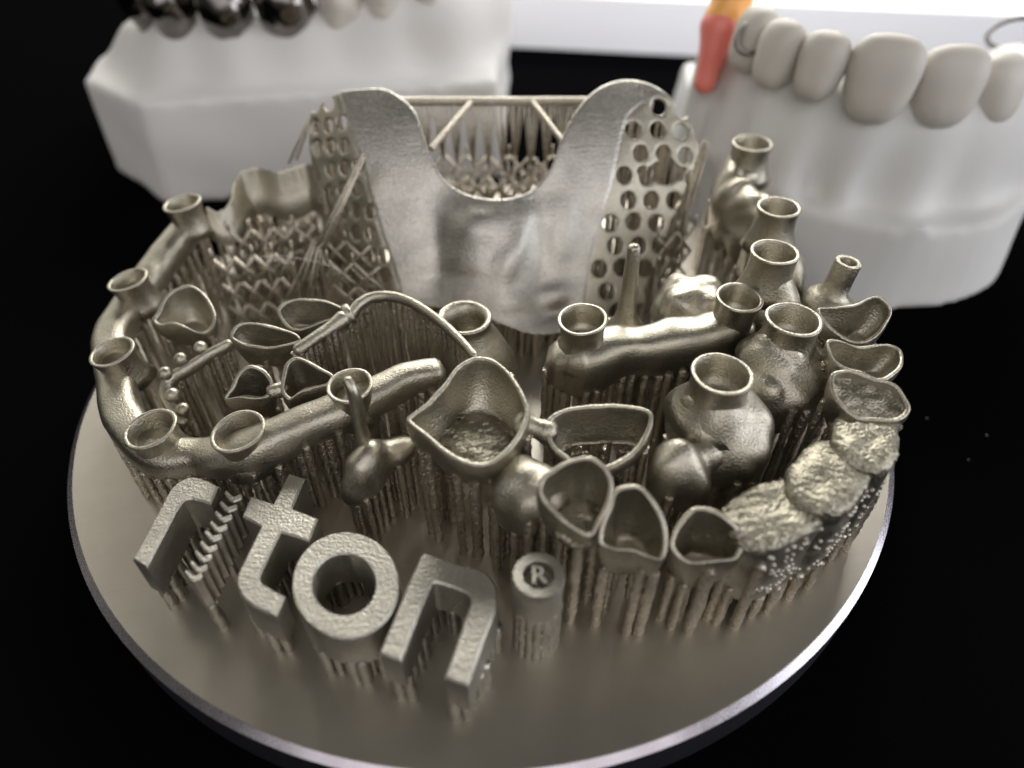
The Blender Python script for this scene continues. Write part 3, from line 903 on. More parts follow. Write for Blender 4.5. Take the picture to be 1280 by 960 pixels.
link('connector', *sweep(np.linspace(a, b, 4), 0.8, 0.9, seg=10), M_METAL, th)

# clasp bridge: two shells, ringed shaft and a thin arched bar on a curtain of rods
th = thing('clasp_bridge', 'two shallow shells joined to a thin arched bar standing on a curtain of rods', 'dental bridge', (-15, -7, 0))
for k, rm in enumerate(([(-27.68,-9.70,12.68),(-27.15,-8.55,13.23),(-25.87,-8.19,13.40),(-24.07,-8.37,13.32),(-22.23,-8.81,13.10),(-20.64,-9.43,12.81),(-19.67,-10.13,12.47),(-20.50,-10.57,12.25),(-21.95,-10.91,12.08),(-23.68,-11.08,12.00),(-25.49,-10.74,12.17),(-26.88,-10.31,12.38)],
                        [(-23.07,-6.23,13.36),(-22.69,-5.42,13.88),(-21.36,-4.94,14.20),(-19.27,-4.94,14.20),(-17.43,-5.18,14.04),(-15.56,-5.91,13.57),(-15.78,-6.55,13.15),(-17.55,-7.18,12.73),(-19.31,-7.81,12.31),(-20.83,-7.97,12.20),(-22.22,-7.57,12.46)])):
    vf = orient(cup(rm, 3.6, 0.42, 0.72, 2.4, noise=0.05, seed=31+k))
    link('crown_shell', *vf, M_METAL, th)
    rods_under(th, vf, 1.7, 0.36, limit=26)
sh = sweep([(-19.61,-11.69,12.40), (-18.23,-10.40,12.80), (-16.74,-8.83,13.00), (-15.52,-7.50,13.20)], [0.75, 0.7, 0.75, 1.0], [0.75, 0.7, 0.8, 1.1], seg=14, n=24)
link('shaft', *sh, M_METAL, th)
rods_under(th, sh, 0.9, 0.3, limit=30)
ra, rb_ = np.array((-15.29,-6.76,13.20)), np.array((-14.59,-6.43,13.40))
d = (rb_-ra)/np.linalg.norm(rb_-ra)
link('ring_joint', *lathe([(1.05, -0.5), (1.25, -0.3), (1.25, 0.3), (1.05, 0.5), (0.55, 0.5), (0.55, -0.5)], (ra+rb_)/2, 24, axis=d, close=True), M_METAL, th)
ap = [(-14.56,-6.58,13.40), (-13.80,-5.31,13.80), (-12.45,-4.35,14.00), (-10.21,-4.47,14.20), (-7.94,-5.82,14.40), (-5.77,-7.88,14.50), (-3.74,-10.28,14.60), (-1.96,-12.72,14.60), (-0.34,-15.31,14.60)]
arch = sweep(ap, [0.62, 0.62, 0.55, 0.5, 0.45], [0.75, 0.7, 0.65, 0.6, 0.5], seg=12, n=64)
link('arched_bar', *arch, M_METAL, th)
P = catmull(ap, 120)
Ls = np.r_[0, np.cumsum(np.linalg.norm(np.diff(P, axis=0), axis=1))]
for row, (o, r, sp) in enumerate(((0.0, 0.29, 0.80), (1.2, 0.27, 1.0))):
    s = 0.3
    while s < Ls[-1] - 0.2:
        p = np.array([np.interp(s, Ls, P[:, i]) for i in range(3)])
        rod(th, p[0] + random.uniform(-0.1, 0.1) - 0.1*o, p[1] + 0.5*o + random.uniform(-0.15, 0.15), -0.05, p[2] - 0.2 - o*0.4*random.random(), r*random.uniform(0.8, 1.25))
        s += sp*random.uniform(0.85, 1.2)

# ball attachments on a bent wall
th = thing('ball_bar', 'low bent bar topped with small balls inside the horseshoe bar', 'bar', (-33, -12, 0))
bp = [(-28.49,-8.86,10.60), (-30.46,-10.20,10.20), (-32.49,-11.33,9.40), (-34.65,-12.23,8.40), (-34.96,-13.59,7.60), (-33.73,-15.31,6.80), (-32.39,-16.69,6.20)]
bar = sweep(bp, [0.6, 0.6, 0.65, 0.75, 0.8, 0.8, 0.7], [0.8, 0.8, 0.8, 0.9, 0.9, 0.9, 0.8], seg=12, n=42, noise=0.04)
link('bar_body', *bar, M_METAL, th)
for p, r in ((((-31.48,-9.52,10.80)), 0.8), (((-33.50,-10.75,10.20)), 0.78), (((-34.93,-12.26,9.40)), 0.82), (((-33.47,-14.89,8.60)), 0.85), (((-32.10,-16.31,7.80)), 0.8)):
    link('attachment_ball', *lathe([(r*0.55, -1.6), (r*0.5, -1.0), (r*0.6, -r*0.8), (r*0.9, -r*0.45), (r, 0), (r*0.87, r*0.5), (r*0.5, r*0.87), (0.02, r)], p, 20), M_METAL, th)
rods_under(th, bar, 0.8, 0.3, keep=0.9, limit=80)

# small pontic with a vertical stem in front of the horseshoe bar
pz = np.array((-10.14,-24.40,8.50))
th = thing('stem_pontic', 'small faceted tooth piece with an upright stem in front of the horseshoe bar', 'crown', (pz[0], pz[1], 0))
pv = bodies([((pz[0]-0.4, pz[1]-0.6, pz[2]-0.2), (2.5, 2.1, 3.0), 0.7), ((pz[0]+1.6, pz[1]+1.0, pz[2]+0.2), (2.6, 1.7, 1.7), 0.5), ((pz[0]-1.6, pz[1]-2.2, pz[2]-1.6), (1.4, 1.3, 2.0))], 0.16, 1.0, 41, k=0.8)
link('tooth_body', *pv, M_SMOOTH, th)
st = sweep([(pz[0]-0.75, pz[1]+0.5, pz[2]+1.2), (pz[0]-0.8, pz[1]+0.6, pz[2]+4.5), (pz[0]-0.85, pz[1]+0.8, pz[2]+8.6), (pz[0]-1.3, pz[1]+1.3, pz[2]+9.8)], [1.0, 0.66, 0.62, 0.5], [1.0, 0.66, 0.62, 0.5], seg=12, n=24, up=(0, 1, 0.1))
link('stem', *st, M_SMOOTH, th)
rods_under(th, pv, 1.15, 0.30, limit=40)

# open ring crown
rim_o = [(6.52,-26.02,14.97),(6.60,-25.31,15.28),(7.36,-24.59,15.59),(8.85,-24.08,15.81),(10.94,-23.78,15.94),(12.95,-23.64,16.00),(14.79,-23.86,15.91),(16.09,-24.22,15.75),(16.48,-24.81,15.50),(16.07,-26.23,14.87),(15.08,-27.76,14.18),(13.57,-28.77,13.71),(12.10,-29.37,13.43),(10.45,-29.44,13.40),(8.90,-28.97,13.62),(7.49,-27.96,14.09),(6.79,-27.07,14.50)]
c = np.array(rim_o).mean(0)
th = thing('open_ring_crown', 'wide bottomless crown ring with rods showing through it, between bar and front bridge', 'crown', (c[0], c[1], 0))
vf = orient(cup(rim_o, 3.2, 0.5, 0.80, 3.2, open_r=True, noise=0.04, seed=51, drop=(0.4, -0.2)))
link('crown_ring', *vf, M_METAL, th)
rods_under(th, vf, 1.1, 0.32, limit=60)
for i in range(46):
    a = random.uniform(0, 6.28)
    q = math.sqrt(random.random())
    rod(th, c[0]+0.4 + 3.7*q*math.cos(a), c[1] + 3.2*q*math.sin(a), -0.05, c[2] - random.uniform(4.0, 6.0), 0.3)
a, b = np.array((4.64,-24.96,14.60)), np.array((6.78,-25.60,14.20))
link('connector', *sweep(np.linspace(a, b, 6), [1.3, 0.9, 1.2], [1.3, 1.0, 1.3], seg=12), M_METAL, th)

# vase shaped crown in front of the palate
vr = np.array((-1.76,-8.47,14.40))
th = thing('vase_crown', 'vase shaped hollow crown with a thick lip behind the big open molar shell', 'crown', (vr[0]+1.5, vr[1]-1, 0))
vf = lathe([(0.02, -10.6), (2.0, -10.4), (3.6, -9.2), (4.3, -7.4), (4.3, -5.6), (3.8, -3.9), (3.2, -2.4), (2.75, -1.3), (2.8, -0.6), (3.05, -0.2), (3.0, 0.02), (2.75, 0.06), (2.4, -0.1), (2.1, -0.5), (2.0, -1.4), (2.1, -2.6), (1.6, -4.2), (0.02, -4.3)], (0, 0, 0), 44, wob=0.015)
V = vf[0].copy()
V[:, 0] += np.clip(-V[:, 2], 0, 12)*0.22
V[:, 1] += np.clip(-V[:, 2]-1, 0, 12)*-0.10
vf = (V + vr, vf[1])
link('crown_body', *vf, M_METAL, th)
rods_under(th, vf, 1.6, 0.40, limit=40)

# spike post
sb = np.array((16.49,-6.50,11.50))
th = thing('spike_post', 'tall thin tapered spike on a flared foot before the perforated mesh', 'post', (sb[0], sb[1], 0))
vf = lathe([(0.02, -1.6), (1.6, -1.4), (2.25, -0.3), (2.1, 0.1), (1.45, 0.9), (1.05, 2.2), (0.92, 4.0), (0.82, 6.5), (0.72, 9.0), (0.66, 10.6), (0.5, 10.9), (0.02, 11.0)], sb, 24, axis=(-0.02, -0.02, 1), wob=0.04, seed=2)
link('spike', *vf, M_METAL, th)
rods_under(th, vf, 1.2, 0.34, limit=14)

# lumpy crown
bc = np.array((24.74,-3.24,12.50))
th = thing('lumpy_crown', 'rounded lumpy molar crown with a grooved top behind the thick two chimney bar', 'crown', (bc[0], bc[1], 0))


def f(X, Y, Z):
    d = sd_ell(X, Y, Z, (bc[0], bc[1], bc[2]-1.4), (4.6, 4.3, 4.0))
    for ax_, ay in ((1.6, 1.4), (-1.5, 1.6), (1.7, -1.4), (-1.6, -1.3)):
        d = smin(d, sd_ell(X, Y, Z, (bc[0]+ax_, bc[1]+ay, bc[2]+1.0), (1.9, 1.8, 1.5)), 0.5)
    return d + 0.10*sd_noise(X, Y, Z, 1.5, 61)


vf = nets(f, bc-np.array((6, 6, 6.6)), bc+np.array((6, 6, 4)), 0.22)
link('crown_body', *vf, M_METAL, th)
rods_under(th, vf, 1.7, 0.40, limit=24)

# small abutment
ab = np.array((40.46,-4.56,19.00))
th = thing('small_abutment', 'small stepped tube abutment standing at the edge before the curved white model', 'abutment', (ab[0], ab[1], 0))
vf = lathe([(0.02, -8.4), (1.6, -8.2), (2.6, -7.2), (3.1, -6.0), (3.0, -5.2), (2.6, -4.7), (1.9, -4.3), (1.45, -3.9), (1.4, -2.2), (1.42, -0.2), (1.36, 0.0), (0.95, 0.0), (0.88, -0.2), (0.85, -3.0), (0.02, -3.1)], ab, 36, axis=(0.10, 0.02, 1), wob=0.02, seed=7)
link('abutment_body', *vf, M_METAL, th, sharp=50)
rods_under(th, vf, 1.5, 0.40, limit=16)

# ------------------------------------------------------------------ scalloped framework at the back left
th = thing('scalloped_framework', 'scalloped thin walled frame on diamond lattice behind the single wide crown shell', 'framework', (-32, 22, 0))
tp = [(-37.69,15.57,14.60), (-36.07,15.36,14.00), (-34.97,17.33,14.60), (-35.16,20.46,15.60), (-34.57,22.86,16.20), (-32.42,23.43,16.40), (-29.60,22.37,16.20), (-27.48,22.77,16.60), (-25.24,23.18,17.00), (-22.92,21.32,16.60)]
P = catmull(tp, 54)
hh = np.interp(np.linspace(0, 1, len(P)), [0, 0.2, 0.4, 0.6, 0.8, 1], [2.2, 2.4, 3.4, 3.4, 3.6, 3.2])
T = np.gradient(P, axis=0)
T[:, 2] = 0
T /= np.linalg.norm(T, axis=1)[:, None]
SD = np.c_[T[:, 1], -T[:, 0], np.zeros(len(P))]
jag = rng.normal(size=len(P))*0.10
rings = []
for o_, dz in ((0.0, 0.0), (0.28, 0.06), (0.34, 0.5), (0.7, 0.55), (1.0, 0.8), (1.1, 1.0), (0.2, 1.0), (-0.2, 0.7), (-0.28, 0.4), (-0.24, 0.06)):
    q = P + SD*o_
    q[:, 2] += jag*(dz < 0.1) - 2*hh*dz
    rings.append(q)
m, kk = len(rings), len(P)
F = [((a % m)*kk + j_, (a % m)*kk + j_ + 1, ((a+1) % m)*kk + j_ + 1, ((a+1) % m)*kk + j_) for a in range(m) for j_ in range(kk-1)]
F += [tuple(a*kk for a in range(m)), tuple(a*kk + kk - 1 for a in range(m))[::-1]]
vf = orient((np.concatenate(rings), F))
link('scalloped_wall', *vf, M_METAL, th, sharp=60)
for g in range(7):
    p = P[6 + g*7]
    node = p + np.array((0.8 + 0.3*g, -1.6, -9.0 - (g % 2)))
    st = []
    for k in range(7):
        q = P[min(len(P)-1, 2 + g*7 + k)] - np.array((0, 0, 2*hh[min(len(P)-1, 2 + g*7 + k)] - 0.4))
        st.append(strut(node, q + rng.normal(size=3)*0.15, 0.16))
    st.append(strut(node, (node[0], node[1], -0.05), 0.22))
    link('support_fan', *join(*st), M_ROD, th)['kind'] = 'stuff'


def lattice(a, b, z0, z1, nu, nz, r):
    a, b = np.array(a, float), np.array(b, float)
    st = []
    g = lambda i, j: (*(a + (b-a)*i/nu), z0 + (z1-z0)*j/nz)
    for i in range(nu):
        for j in range(nz):
            st.append(strut(g(i, j), g(i+1, j+1), r))
            st.append(strut(g(i+1, j), g(i, j+1), r))
    for i in range(nu+1):
        st.append(strut(g(i, nz), (*(np.array(g(i, nz))[:2] + 0.01), z1 + 1.6), r*0.7))
    return join(*st)


for a, b, z1 in (((-35.5, 8), (-25.5, 10), 11.0), ((-35.5, 15), (-24, 17), 11.0)):
    link('support_lattice', *lattice(a, b, -0.05, z1, 4, 3, 0.33), M_ROD, th)['kind'] = 'stuff'

for i in range(150):
    x, y = random.uniform(-38, -19), random.uniform(9, 30)
    if math.hypot(x, y) > 46.5:
        continue
    rod(th, x, y, -0.05, random.uniform(6, 9.5), 0.30)

# ------------------------------------------------------------------ palatal plate
DA = math.radians(33)
DO = np.array((3.0, 4.0, 3.0))
EU, EV, EW = np.array((1.0, 0, 0)), np.array((0, math.sin(DA), math.cos(DA))), np.array((0, -math.cos(DA), math.sin(DA)))
outline = [(-18.7, 31.3), (-16.6, 31.2), (-14.7, 30.4), (-12.2, 28.2), (-10.8, 24.5), (-9.6, 21.1), (-7.6, 18.6), (-4.6, 17.1), (-0.7, 16.7), (3.0, 17.8), (5.5, 20.6), (6.8, 24.1), (8.2, 27.0), (10.3, 29.9), (13.1, 31.9), (16.2, 32.6), (19.2, 32.0), (21.5, 30.5), (23.9, 28.2), (25.6, 25.2), (25.4, 22.6), (24.6, 19.5), (23.0, 15.4), (20.6, 9.0), (17.6, 1.2),
           (13.5, 0.4), (10.5, 0.6), (7.0, -0.6), (3.5, -0.8), (0.0, 0.2), (-3.8, 1.6), (-7.5, 2.4), (-11.0, 2.8), (-14.0, 3.2), (-17.5, 5.3), (-21.2, 10.5), (-23.6, 15.6), (-26.6, 21.6), (-27.0, 27.6), (-25.0, 29.8), (-22.0, 31.0)]
outline = catmull(outline, 160, closed=True)
FV = np.array([0, 4.2, 8.4, 12.5, 18.6, 23.6, 26.5, 27.8, 29.2, 30.2, 33])
FR = np.array([9.6, 10.1, 10.6, 11.5, 13.3, 14.3, 15.0, 15.7, 17.2, 19.6, 26])
FLV = np.array([0, 5.3, 11.5, 17.6, 21.6, 26.5, 30.4, 33])
FL = np.array([-13.4, -14.2, -16.2, -18.0, -18.8, -20.9, -22.2, -23.0])


def sstep(a, b, x):
    t = np.clip((x-a)/(b-a), 0, 1)
    return t*t*(3-2*t)


def relief(U, Vv):
    lob = 0.5*np.exp(-((U+16)/5.0)**2) + 0.5*np.exp(-((U-12)/4.5)**2) - 0.016*np.clip(Vv-18, 0, 99)**2
    mid = np.exp(-((Vv-10)/7.0)**2)
    bulge = 2.2*np.exp(-((U+1.5)/7.0)**2)*np.exp(-((Vv-9)/9.0)**2)
    valley = -(0.9*np.exp(-((U+9.4)/2.2)**2) + 0.7*np.exp(-((U-4.0)/1.6)**2))*mid
    rug = 0.0
    for cu, cv, ru, rv, am, an in ((-4.6, 13.0, 2.4, 2.0, 0.60, 0.3), (0.6, 9.2, 1.1, 3.4, 0.50, -0.35), (-2.2, 9.8, 1.1, 2.2, -0.30, -0.3), (6.2, 4.4, 2.4, 1.4, 0.55, 0.25), (6.6, 2.0, 2.2, 1.0, -0.35, 0.2), (7.2, 13.0, 1.6, 5.0, 0.45, -0.12), (-12.0, 9.0, 3.5, 2.4, 0.4, 0.5), (-6.0, 6.6, 4.0, 1.2, -0.30, -0.1), (0.5, 3.4, 2.8, 1.4, 0.30, 0.1)):
        cs, sn = math.cos(an), math.sin(an)
        a, b = (U-cu)*cs + (Vv-cv)*sn, -(U-cu)*sn + (Vv-cv)*cs
        rug = rug + am*np.exp(-(a/ru)**2 - (b/rv)**2)
    curl = 0.024*np.clip(9.0-Vv, 0, 99)**2
    lip = -0.7*np.exp(-np.hypot((U+1.8)/7.6, (Vv-18.4)/3.4)**4)
    eR = np.clip(U - np.interp(Vv, FV, FR), 0, 99)
    eL = np.clip(np.interp(Vv, FLV, FL) - U, 0, 99)
    fold = -(np.sqrt((eR*0.22)**2 + 0.5) - 0.7) - (np.sqrt((eL*0.5)**2 + 0.5) - 0.7)
    arc = -0.016*(13.0*np.tanh((U+1.5)/13.0))**2
    return lob + bulge + valley*0.9 + rug*1.0 + curl + lip + fold + arc, eR, eL


hr = []
for j in range(10):                                      # right mesh holes, staggered rows
    v = 1.8 + j*3.0
    for i in range(5):
        u = np.interp(v, FV, FR) + 1.6 + i*3.25 + (j % 2)*1.6
        hr.append((u + random.uniform(-0.15, 0.15), v + random.uniform(-0.15, 0.15), 1.02))
hl = []
for j in range(10):
    v = 3.8 + j*2.85
    for i in range(3):
        u = np.interp(v, FLV, FL) - 1.0 - i*2.1 - (j % 2)*1.0
        hl.append((u, v + random.uniform(-0.2, 0.2), 0.92))


def palate(U, Vv, W):
    h, eR, eL = relief(U, Vv)
    o2 = sd_poly(U, Vv, outline) + 0.12*np.where((eR > 1) | (eL > 1), sd_noise(U, Vv, 0*U, 2.4, 71), 0)
    holes = np.full(o2.shape, 1e9)
    for u, v, r in hr:
        holes = np.minimum(holes, np.hypot(U-u, Vv-v) - r)
    for u, v, r in hl:
        holes = np.minimum(holes, np.hypot((U-u)*1.25, Vv-v) - r)
    tear = np.hypot((U-20.6)/2.9, (Vv-20.6)/1.25) - 1 + 0.28*sd_noise(U, Vv, 0*U, 1.9, 72)
    holes = np.minimum(holes, tear)
    gu, gv = np.gradient(h, U[1, 0, 0]-U[0, 0, 0], Vv[0, 1, 0]-Vv[0, 0, 0], axis=(0, 1))
    sl = np.sqrt(1 + gu**2 + gv**2)
    seam = np.exp(-(eR-0.25)**2/0.03)*(eR > 0) + np.exp(-(eL-0.25)**2/0.03)*(eL > 0)
    thick = 0.30 + 0.06*((eR < 0.1) & (eL < 0.1))
    d = np.abs(W - h)/sl - (thick - 0.07*seam)
    edge = np.maximum(o2, -holes)
    return -smin(-d, -np.broadcast_to(edge, d.shape), 0.25)


V, F = nets(palate, (-28.5, -2.5, -20.0), (27.5, 34.0, 5.4), 0.235)
PW = DO + V[:, :1]*EU + V[:, 1:2]*EV + V[:, 2:]*EW
th = thing('palate_plate', 'large upright metal palate plate with two lobes and perforated mesh flanks', 'denture frame', (3, 12, 0))
pal = (PW, F)
vc = V[np.array(F)].mean(1)
hR, eR, eL = relief(vc[:, 0], vc[:, 1])
sel = (eR > 0.32) | (eL > 0.32)


link('palate', *subset(PW, F, ~sel), M_PLATE_P, th)
right = vc[:, 0] > 0
link('mesh_flank', *subset(PW, F, sel & right), M_METAL, th)
link('mesh_flank', *subset(PW, F, sel & ~right), M_METAL, th)
# stabilising bar across the back and its two struts
BY, BZ = 29.0, 23.5
link('cross_bar', *sweep([(-13.0, BY, BZ), (2, BY, BZ), (16.0, BY, BZ)], 0.55, 0.62, seg=10, n=20), M_ROD, th)
link('diagonal_strut', *sweep(np.linspace((-7.2, 20.5, 20.6), (-2.2, BY-0.4, BZ), 6), 0.42, 0.42, seg=10), M_ROD, th)
link('diagonal_strut', *sweep(np.linspace((11.0, 20.5, 20.6), (6.4, BY-0.4, BZ), 6), 0.42, 0.42, seg=10), M_ROD, th)
# supports: fans of twigs under the bar, rods behind the mesh, diamond lattices
for i, x in enumerate(np.linspace(-11.0, 15.0, 13)):
    node = np.array((x + random.uniform(-0.3, 0.3), BY + random.uniform(-0.6, 0.4), 13.5 + random.uniform(-1.2, 1.0)))
    st = []
    for k in range(6):
        st.append(strut(node, (x + (k-2.5)*0.44 + random.uniform(-0.12, 0.12), BY + random.uniform(-0.25, 0.25), BZ - 0.3), 0.105))
    st.append(strut((node[0], node[1], -0.05), node, 0.24))
    link('support_fan', *join(*st), M_ROD, th)['kind'] = 'stuff'
for i, x in enumerate(np.linspace(-9.0, 14.0, 9)):
    node = np.array((x, BY - 4.5 + random.uniform(-1, 1), 9.5 + random.uniform(-1, 1)))
    st = [strut(node, (x + random.uniform(-2.0, 2.0), BY - 1.5 - random.uniform(0, 4), 14.5 + random.uniform(-1, 2.5)), 0.11) for k in range(5)]
    st.append(strut((node[0], node[1], -0.05), node, 0.24))
    link('support_fan', *join(*st), M_ROD, th)['kind'] = 'stuff'
for y, z1 in ((BY + 1.2, 15.0), (BY - 2.8, 13.5)):
    link('support_lattice', *lattice((-13, y), (16, y), -0.05, z1, 9, 4, 0.22), M_ROD, th)['kind'] = 'stuff'
for i in range(80):
    rod(th, random.uniform(-13, 17), random.uniform(21, 34), -0.05, random.uniform(7, 12), 0.28)
rods_under(th, subset(PW, F, sel & right), 1.35, 0.30, jitter=0.3, limit=110)
rods_under(th, subset(PW, F, sel & ~right), 1.35, 0.28, jitter=0.3, limit=70)
rods_under(th, subset(PW, F, (~sel) & (vc[:, 1] < 11)), 1.5, 0.38, jitter=0.3, limit=100)
# leaning bundles at both flanks
for top, bot, n in ((((-15.25,13.50,22.71)), ((-21.49,9.00,13.42)), 7), (((-24.01,27.00,22.80)), ((-28.16,27.00,15.78)), 3), (((-23.77,26.00,22.99)), ((-21.86,18.00,12.77)), 5), (((-21.44,9.50,13.11)), ((-24.39,8.00,5.01)), 5),
                    (((30.00,22.00,20.67)), ((25.96,14.00,4.44)), 6), (((28.37,21.50,19.54)), ((27.28,15.00,5.81)), 5)):
    st = []
    for k in range(n):
        j = rng.normal(size=3)*np.array((0.35, 0.5, 0.1))
        st.append(strut(np.array(top) + j*0.7, np.array(bot) + j*2.0, 0.17))
    link('support_bundle', *join(*st), M_ROD, th)['kind'] = 'stuff'
for a, b, z1 in (((-20.5, 8.0), (-13.5, 6.5), 11.0), ((-22.0, 12.0), (-15.0, 10.0), 12.0), ((23.0, 12.0), (28.5, 15.0), 12.0), ((21.0, 17.0), (27.5, 20.0), 13.0)):
    link('support_lattice', *lattice(a, b, -0.05, z1, 2, 3, 0.26), M_ROD, th)['kind'] = 'stuff'

# ------------------------------------------------------------------ background: two plaster models and a white board
th = thing('plaster_model', 'blurred angular white plaster model with dark polished metal crowns', 'dental model', (-38, 85, TABLE_Z))
base = [(-63.2, 55.5), (0.5, 67.0), (2.0, 120.0), (-60.0, 130.0), (-84.0, 110.0), (-78.2, 67.3)]
arch_l = np.array([(-70, 80), (-60, 73.5), (-48, 73), (-36, 75), (-22, 78), (-10, 81), (-3, 88)])
hl_ = [12, 12, 12, 12.6, 14, 16.5, 18]


def f(X, Y, Z):
    b = np.maximum(sd_poly(X, Y, base) + 0.06*(Z-8), np.abs(Z-(TABLE_Z+9.6)) - 9.6)
    d = b
    for i in range(len(arch_l)-1):
        a, c = arch_l[i], arch_l[i+1]
        d = smin(d, sd_cap(X, Y, (Z-16)*0.62+16, (*a, hl_[i]), (*c, hl_[i+1]), 6.6), 6.0)
    d = np.maximum(d, Z - 34)
    return d + 0.25*sd_noise(X, Y, Z, 0.25, 81)


link('plaster_base', *nets(f, (-90, 50, TABLE_Z-1), (12, 132, 36), 1.1), M_STONE, th)
P = catmull(arch_l, 60)
Ls = np.r_[0, np.cumsum(np.linalg.norm(np.diff(P, axis=0), axis=1))]
for k, (s, w, zc) in enumerate(((6.0, 4.0, 25.5), (13.0, 4.6, 25.0), (23.0, 5.0, 24.6), (33.6, 5.4, 24.4), (43.5, 4.3, 25.2), (52.0, 4.0, 26.0), (60.5, 4.0, 27.0), (69, 4, 28))):
    x, y = np.interp(s, Ls, P[:, 0]), np.interp(s, Ls, P[:, 1])
    g = nets(lambda X, Y, Z: sd_ell(X, Y, Z, (x, y-1.4, zc), (w, 5.6, 6.8)) + 0.25*sd_noise(X, Y, Z, 0.8, 90+k), (x-8, y-9, zc-9), (x+8, y+8, zc+9), 0.8)
    link('metal_crown' if k < 4 else 'stone_tooth', *g, M_POL if k < 4 else M_TOOTH, th)

th = thing('curved_model', 'blurred round fronted white jaw model with a row of pale front teeth', 'dental model', (66, 50, TABLE_Z))
cxm = 66.0
arc = []
for a in np.linspace(-0.25, math.pi + 0.25, 30):
    arc.append((cxm + 28.5*math.cos(a), 55.0 - 33.0*math.sin(a)))
plan = arc + [(42, 95), (92, 95)]
teeth = [((42.98,38.70,26.63), 3.5, 4.8), ((47.76,34.40,26.49), 3.7, 4.7), ((55.36,31.40,25.67), 5.35, 6.0), ((65.00,31.40,24.68), 5.2, 5.6), ((73.84,34.20,23.31), 4.2, 4.9), ((83.25,39.20,21.34), 4.4, 5.4), ((41.09,45.20,26.63), 3.6, 4.8)]
ridge = [(cxm + 23.5*math.cos(a), 56.0 - 21.0*math.sin(a)) for a in np.linspace(-0.1, math.pi + 0.1, 15)]


def f(X, Y, Z):
    p = sd_poly(X, Y, plan)
    b = np.maximum(p + 0.10*np.clip(Z, -9, 9), np.abs(Z-(TABLE_Z+6.6)) - 6.6) - 0.6
    d = b
    for i in range(len(ridge)-1):
        d = smin(d, sd_cap(X, Y, (Z-12)*0.55+12, (*ridge[i], 12.0), (*ridge[i+1], 12.0), 5.0), 5.0)
    for c, w, hgt in teeth:
        rx, ry = (c[0]-cxm)*0.04, (c[1]-56)*0.04
        d = smin(d, sd_cap(X, Y, Z, (c[0]-rx*2, c[1]-ry*2, c[2]-hgt-0.5), (c[0]+rx*2, c[1]+ry*2, 9.0), w*0.35, w*0.2), 5.0)
    return d + 0.3*sd_noise(X, Y, Z, 0.28, 83)


link('plaster_base', *nets(f, (30, 18, TABLE_Z-1), (102, 98, 27), 1.0), M_STONE2, th)
for k, (c, w, hgt) in enumerate(teeth):
    ang = math.atan2(c[1]-56, c[0]-cxm)

    def f(X, Y, Z, c=c, w=w, hgt=hgt, ang=ang):
        x, y, z = X-c[0], Y-c[1], Z-c[2]
        t_, r_ = -math.sin(ang)*x + math.cos(ang)*y, math.cos(ang)*x + math.sin(ang)*y
        ww = w*(0.9 + 0.12*np.clip(z/hgt, -1, 1))
        dd = (np.abs(t_/ww)**2.6 + np.abs(r_/(3.6 - 0.9*np.clip(z/hgt, -1, 1)))**2.2 + np.abs(z/hgt)**3.0)**(1/2.6)
        return (dd - 1)*2.6
    link('front_tooth', *nets(f, np.array(c)-9, np.array(c)+9, 0.6), M_TOOTH, th)

pk = np.array((36.14,50.00,23.71))
th = thing('acrylic_flange', 'glossy orange and pink acrylic piece at the side of the jaw model', 'denture part', pk*np.array((1, 1, 0)) + np.array((0, 0, TABLE_Z)))
link('pink_flange', *nets(lambda X, Y, Z: sd_cap(X, Y, Z, pk+np.array((-0.8, -1.5, -4.5)), pk+np.array((0.6, 1.5, 2.4)), 1.9, 3.0) + 0.2*sd_noise(X, Y, Z, 0.6, 91), pk-np.array((8, 8, 10)), pk+np.array((8, 8, 10)), 0.5), M_PINK, th)
link('orange_flange', *nets(lambda X, Y, Z: sd_cap(X, Y, Z, pk+np.array((0.9, 2.2, 3.6)), pk+np.array((3.6, 4.5, 8.8)), 2.9, 3.2) + 0.2*sd_noise(X, Y, Z, 0.6, 92), pk-np.array((8, 8, 10)), pk+np.array((10, 12, 15)), 0.5), M_ORANGE, th)
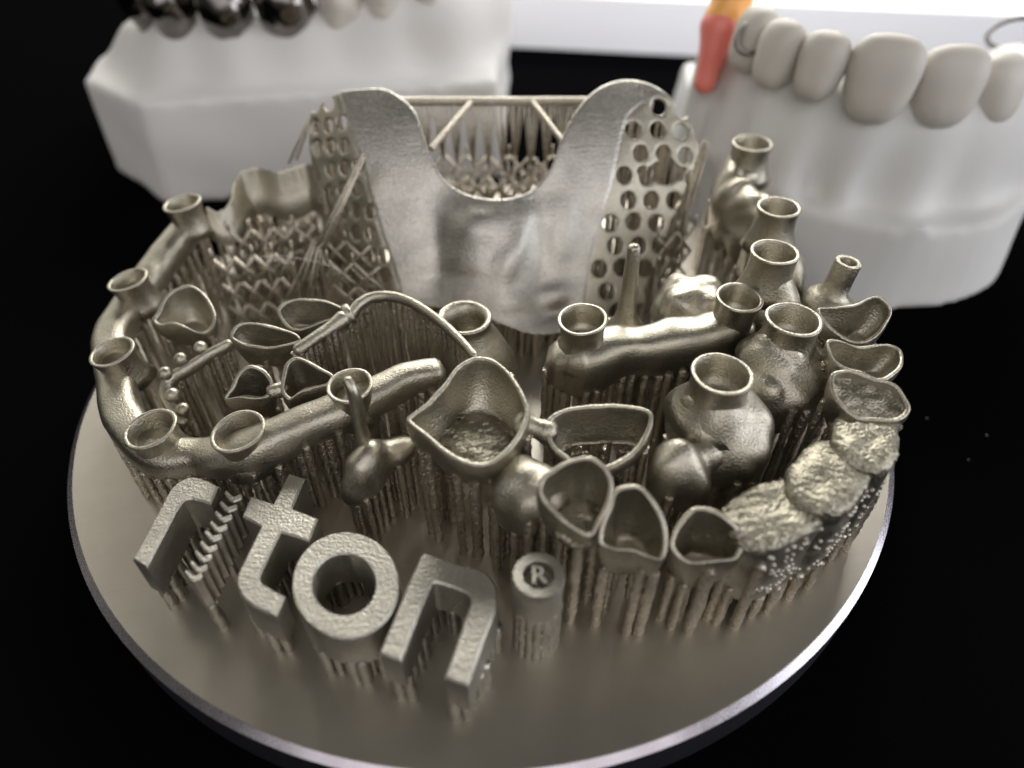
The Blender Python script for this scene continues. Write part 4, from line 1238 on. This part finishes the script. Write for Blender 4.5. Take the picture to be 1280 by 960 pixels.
link('plaster_stub', *nets(lambda X, Y, Z: sd_cap(X, Y, (Z-6)*0.6+6, pk+np.array((1, 3, -19)), pk+np.array((1, 3, -8)), 4.2, 2.6), (pk[0]-8, pk[1]-6, TABLE_Z), (pk[0]+10, pk[1]+12, pk[2]), 0.7), M_STONE2, th)

# wire clasps on the jaw model teeth
for nm, lab, c, rr, ang in (('wire_clasp', 'shiny wire clasp ring round the side tooth of the jaw model', (40.14,43.00,27.76), (2.6, 2.2), 0.4), ('wire_clasp', 'shiny wire clasp at the far side of the jaw model', (91.62,62.00,22.55), (4.5, 2.0), -0.3)):
    c = np.array(c)
    th = thing(nm, lab, 'clasp', (c[0], c[1], TABLE_Z))
    pts = [c + np.array((rr[0]*math.cos(a), rr[1]*math.sin(a)*0.5, rr[1]*math.sin(a) + 0.6*math.cos(a+ang))) for a in np.linspace(0, 5.6, 24)]
    link('wire', *sweep(pts, 0.42, 0.42, seg=8, up=(0.1, 1, 0.1)), M_POL, th)

bl = [(-12, 150, TABLE_Z), (200, 118, TABLE_Z), (205, 240, TABLE_Z), (-6, 270, TABLE_Z)]
V = np.array(bl + [(p[0], p[1], p[2]+14) for p in bl])
o = link('white_board', *orient((V, [(0, 1, 5, 4), (1, 2, 6, 5), (2, 3, 7, 6), (3, 0, 4, 7), (4, 5, 6, 7), (3, 2, 1, 0)])), M_BOX, smooth=False)
tag(o, 'bright white flat box lying at the back behind the plaster models', 'box')

# ------------------------------------------------------------------ loose fibre and lint
fb = sweep([(-29.59,7.07,12.00), (-25.79,5.89,13.00), (-21.96,4.67,13.20), (-19.15,4.75,12.20), (-17.34,6.04,9.00)], 0.035, 0.035, seg=5, n=24)
tag(link('loose_fibre', *fb, M_FIBRE), 'fine pale fibre strung across the lattice below the scalloped frame', 'fibre')
lint = []
for i in range(40):
    a, q = random.uniform(0, 6.28), random.uniform(56, 120)
    x, y = q*math.cos(a), q*math.sin(a)*0.9 - 5
    if y > 40:
        continue
    lint.append((oct_v*np.array((random.uniform(0.05, 0.13), random.uniform(0.05, 0.10), 0.05)) + np.array((x, y, TABLE_Z+0.06)), oct_f))
o = link('lint', *join(*lint), M_FIBRE)
o['kind'] = 'stuff'
tag(o, 'specks of pale lint scattered on the black velvet', 'lint')
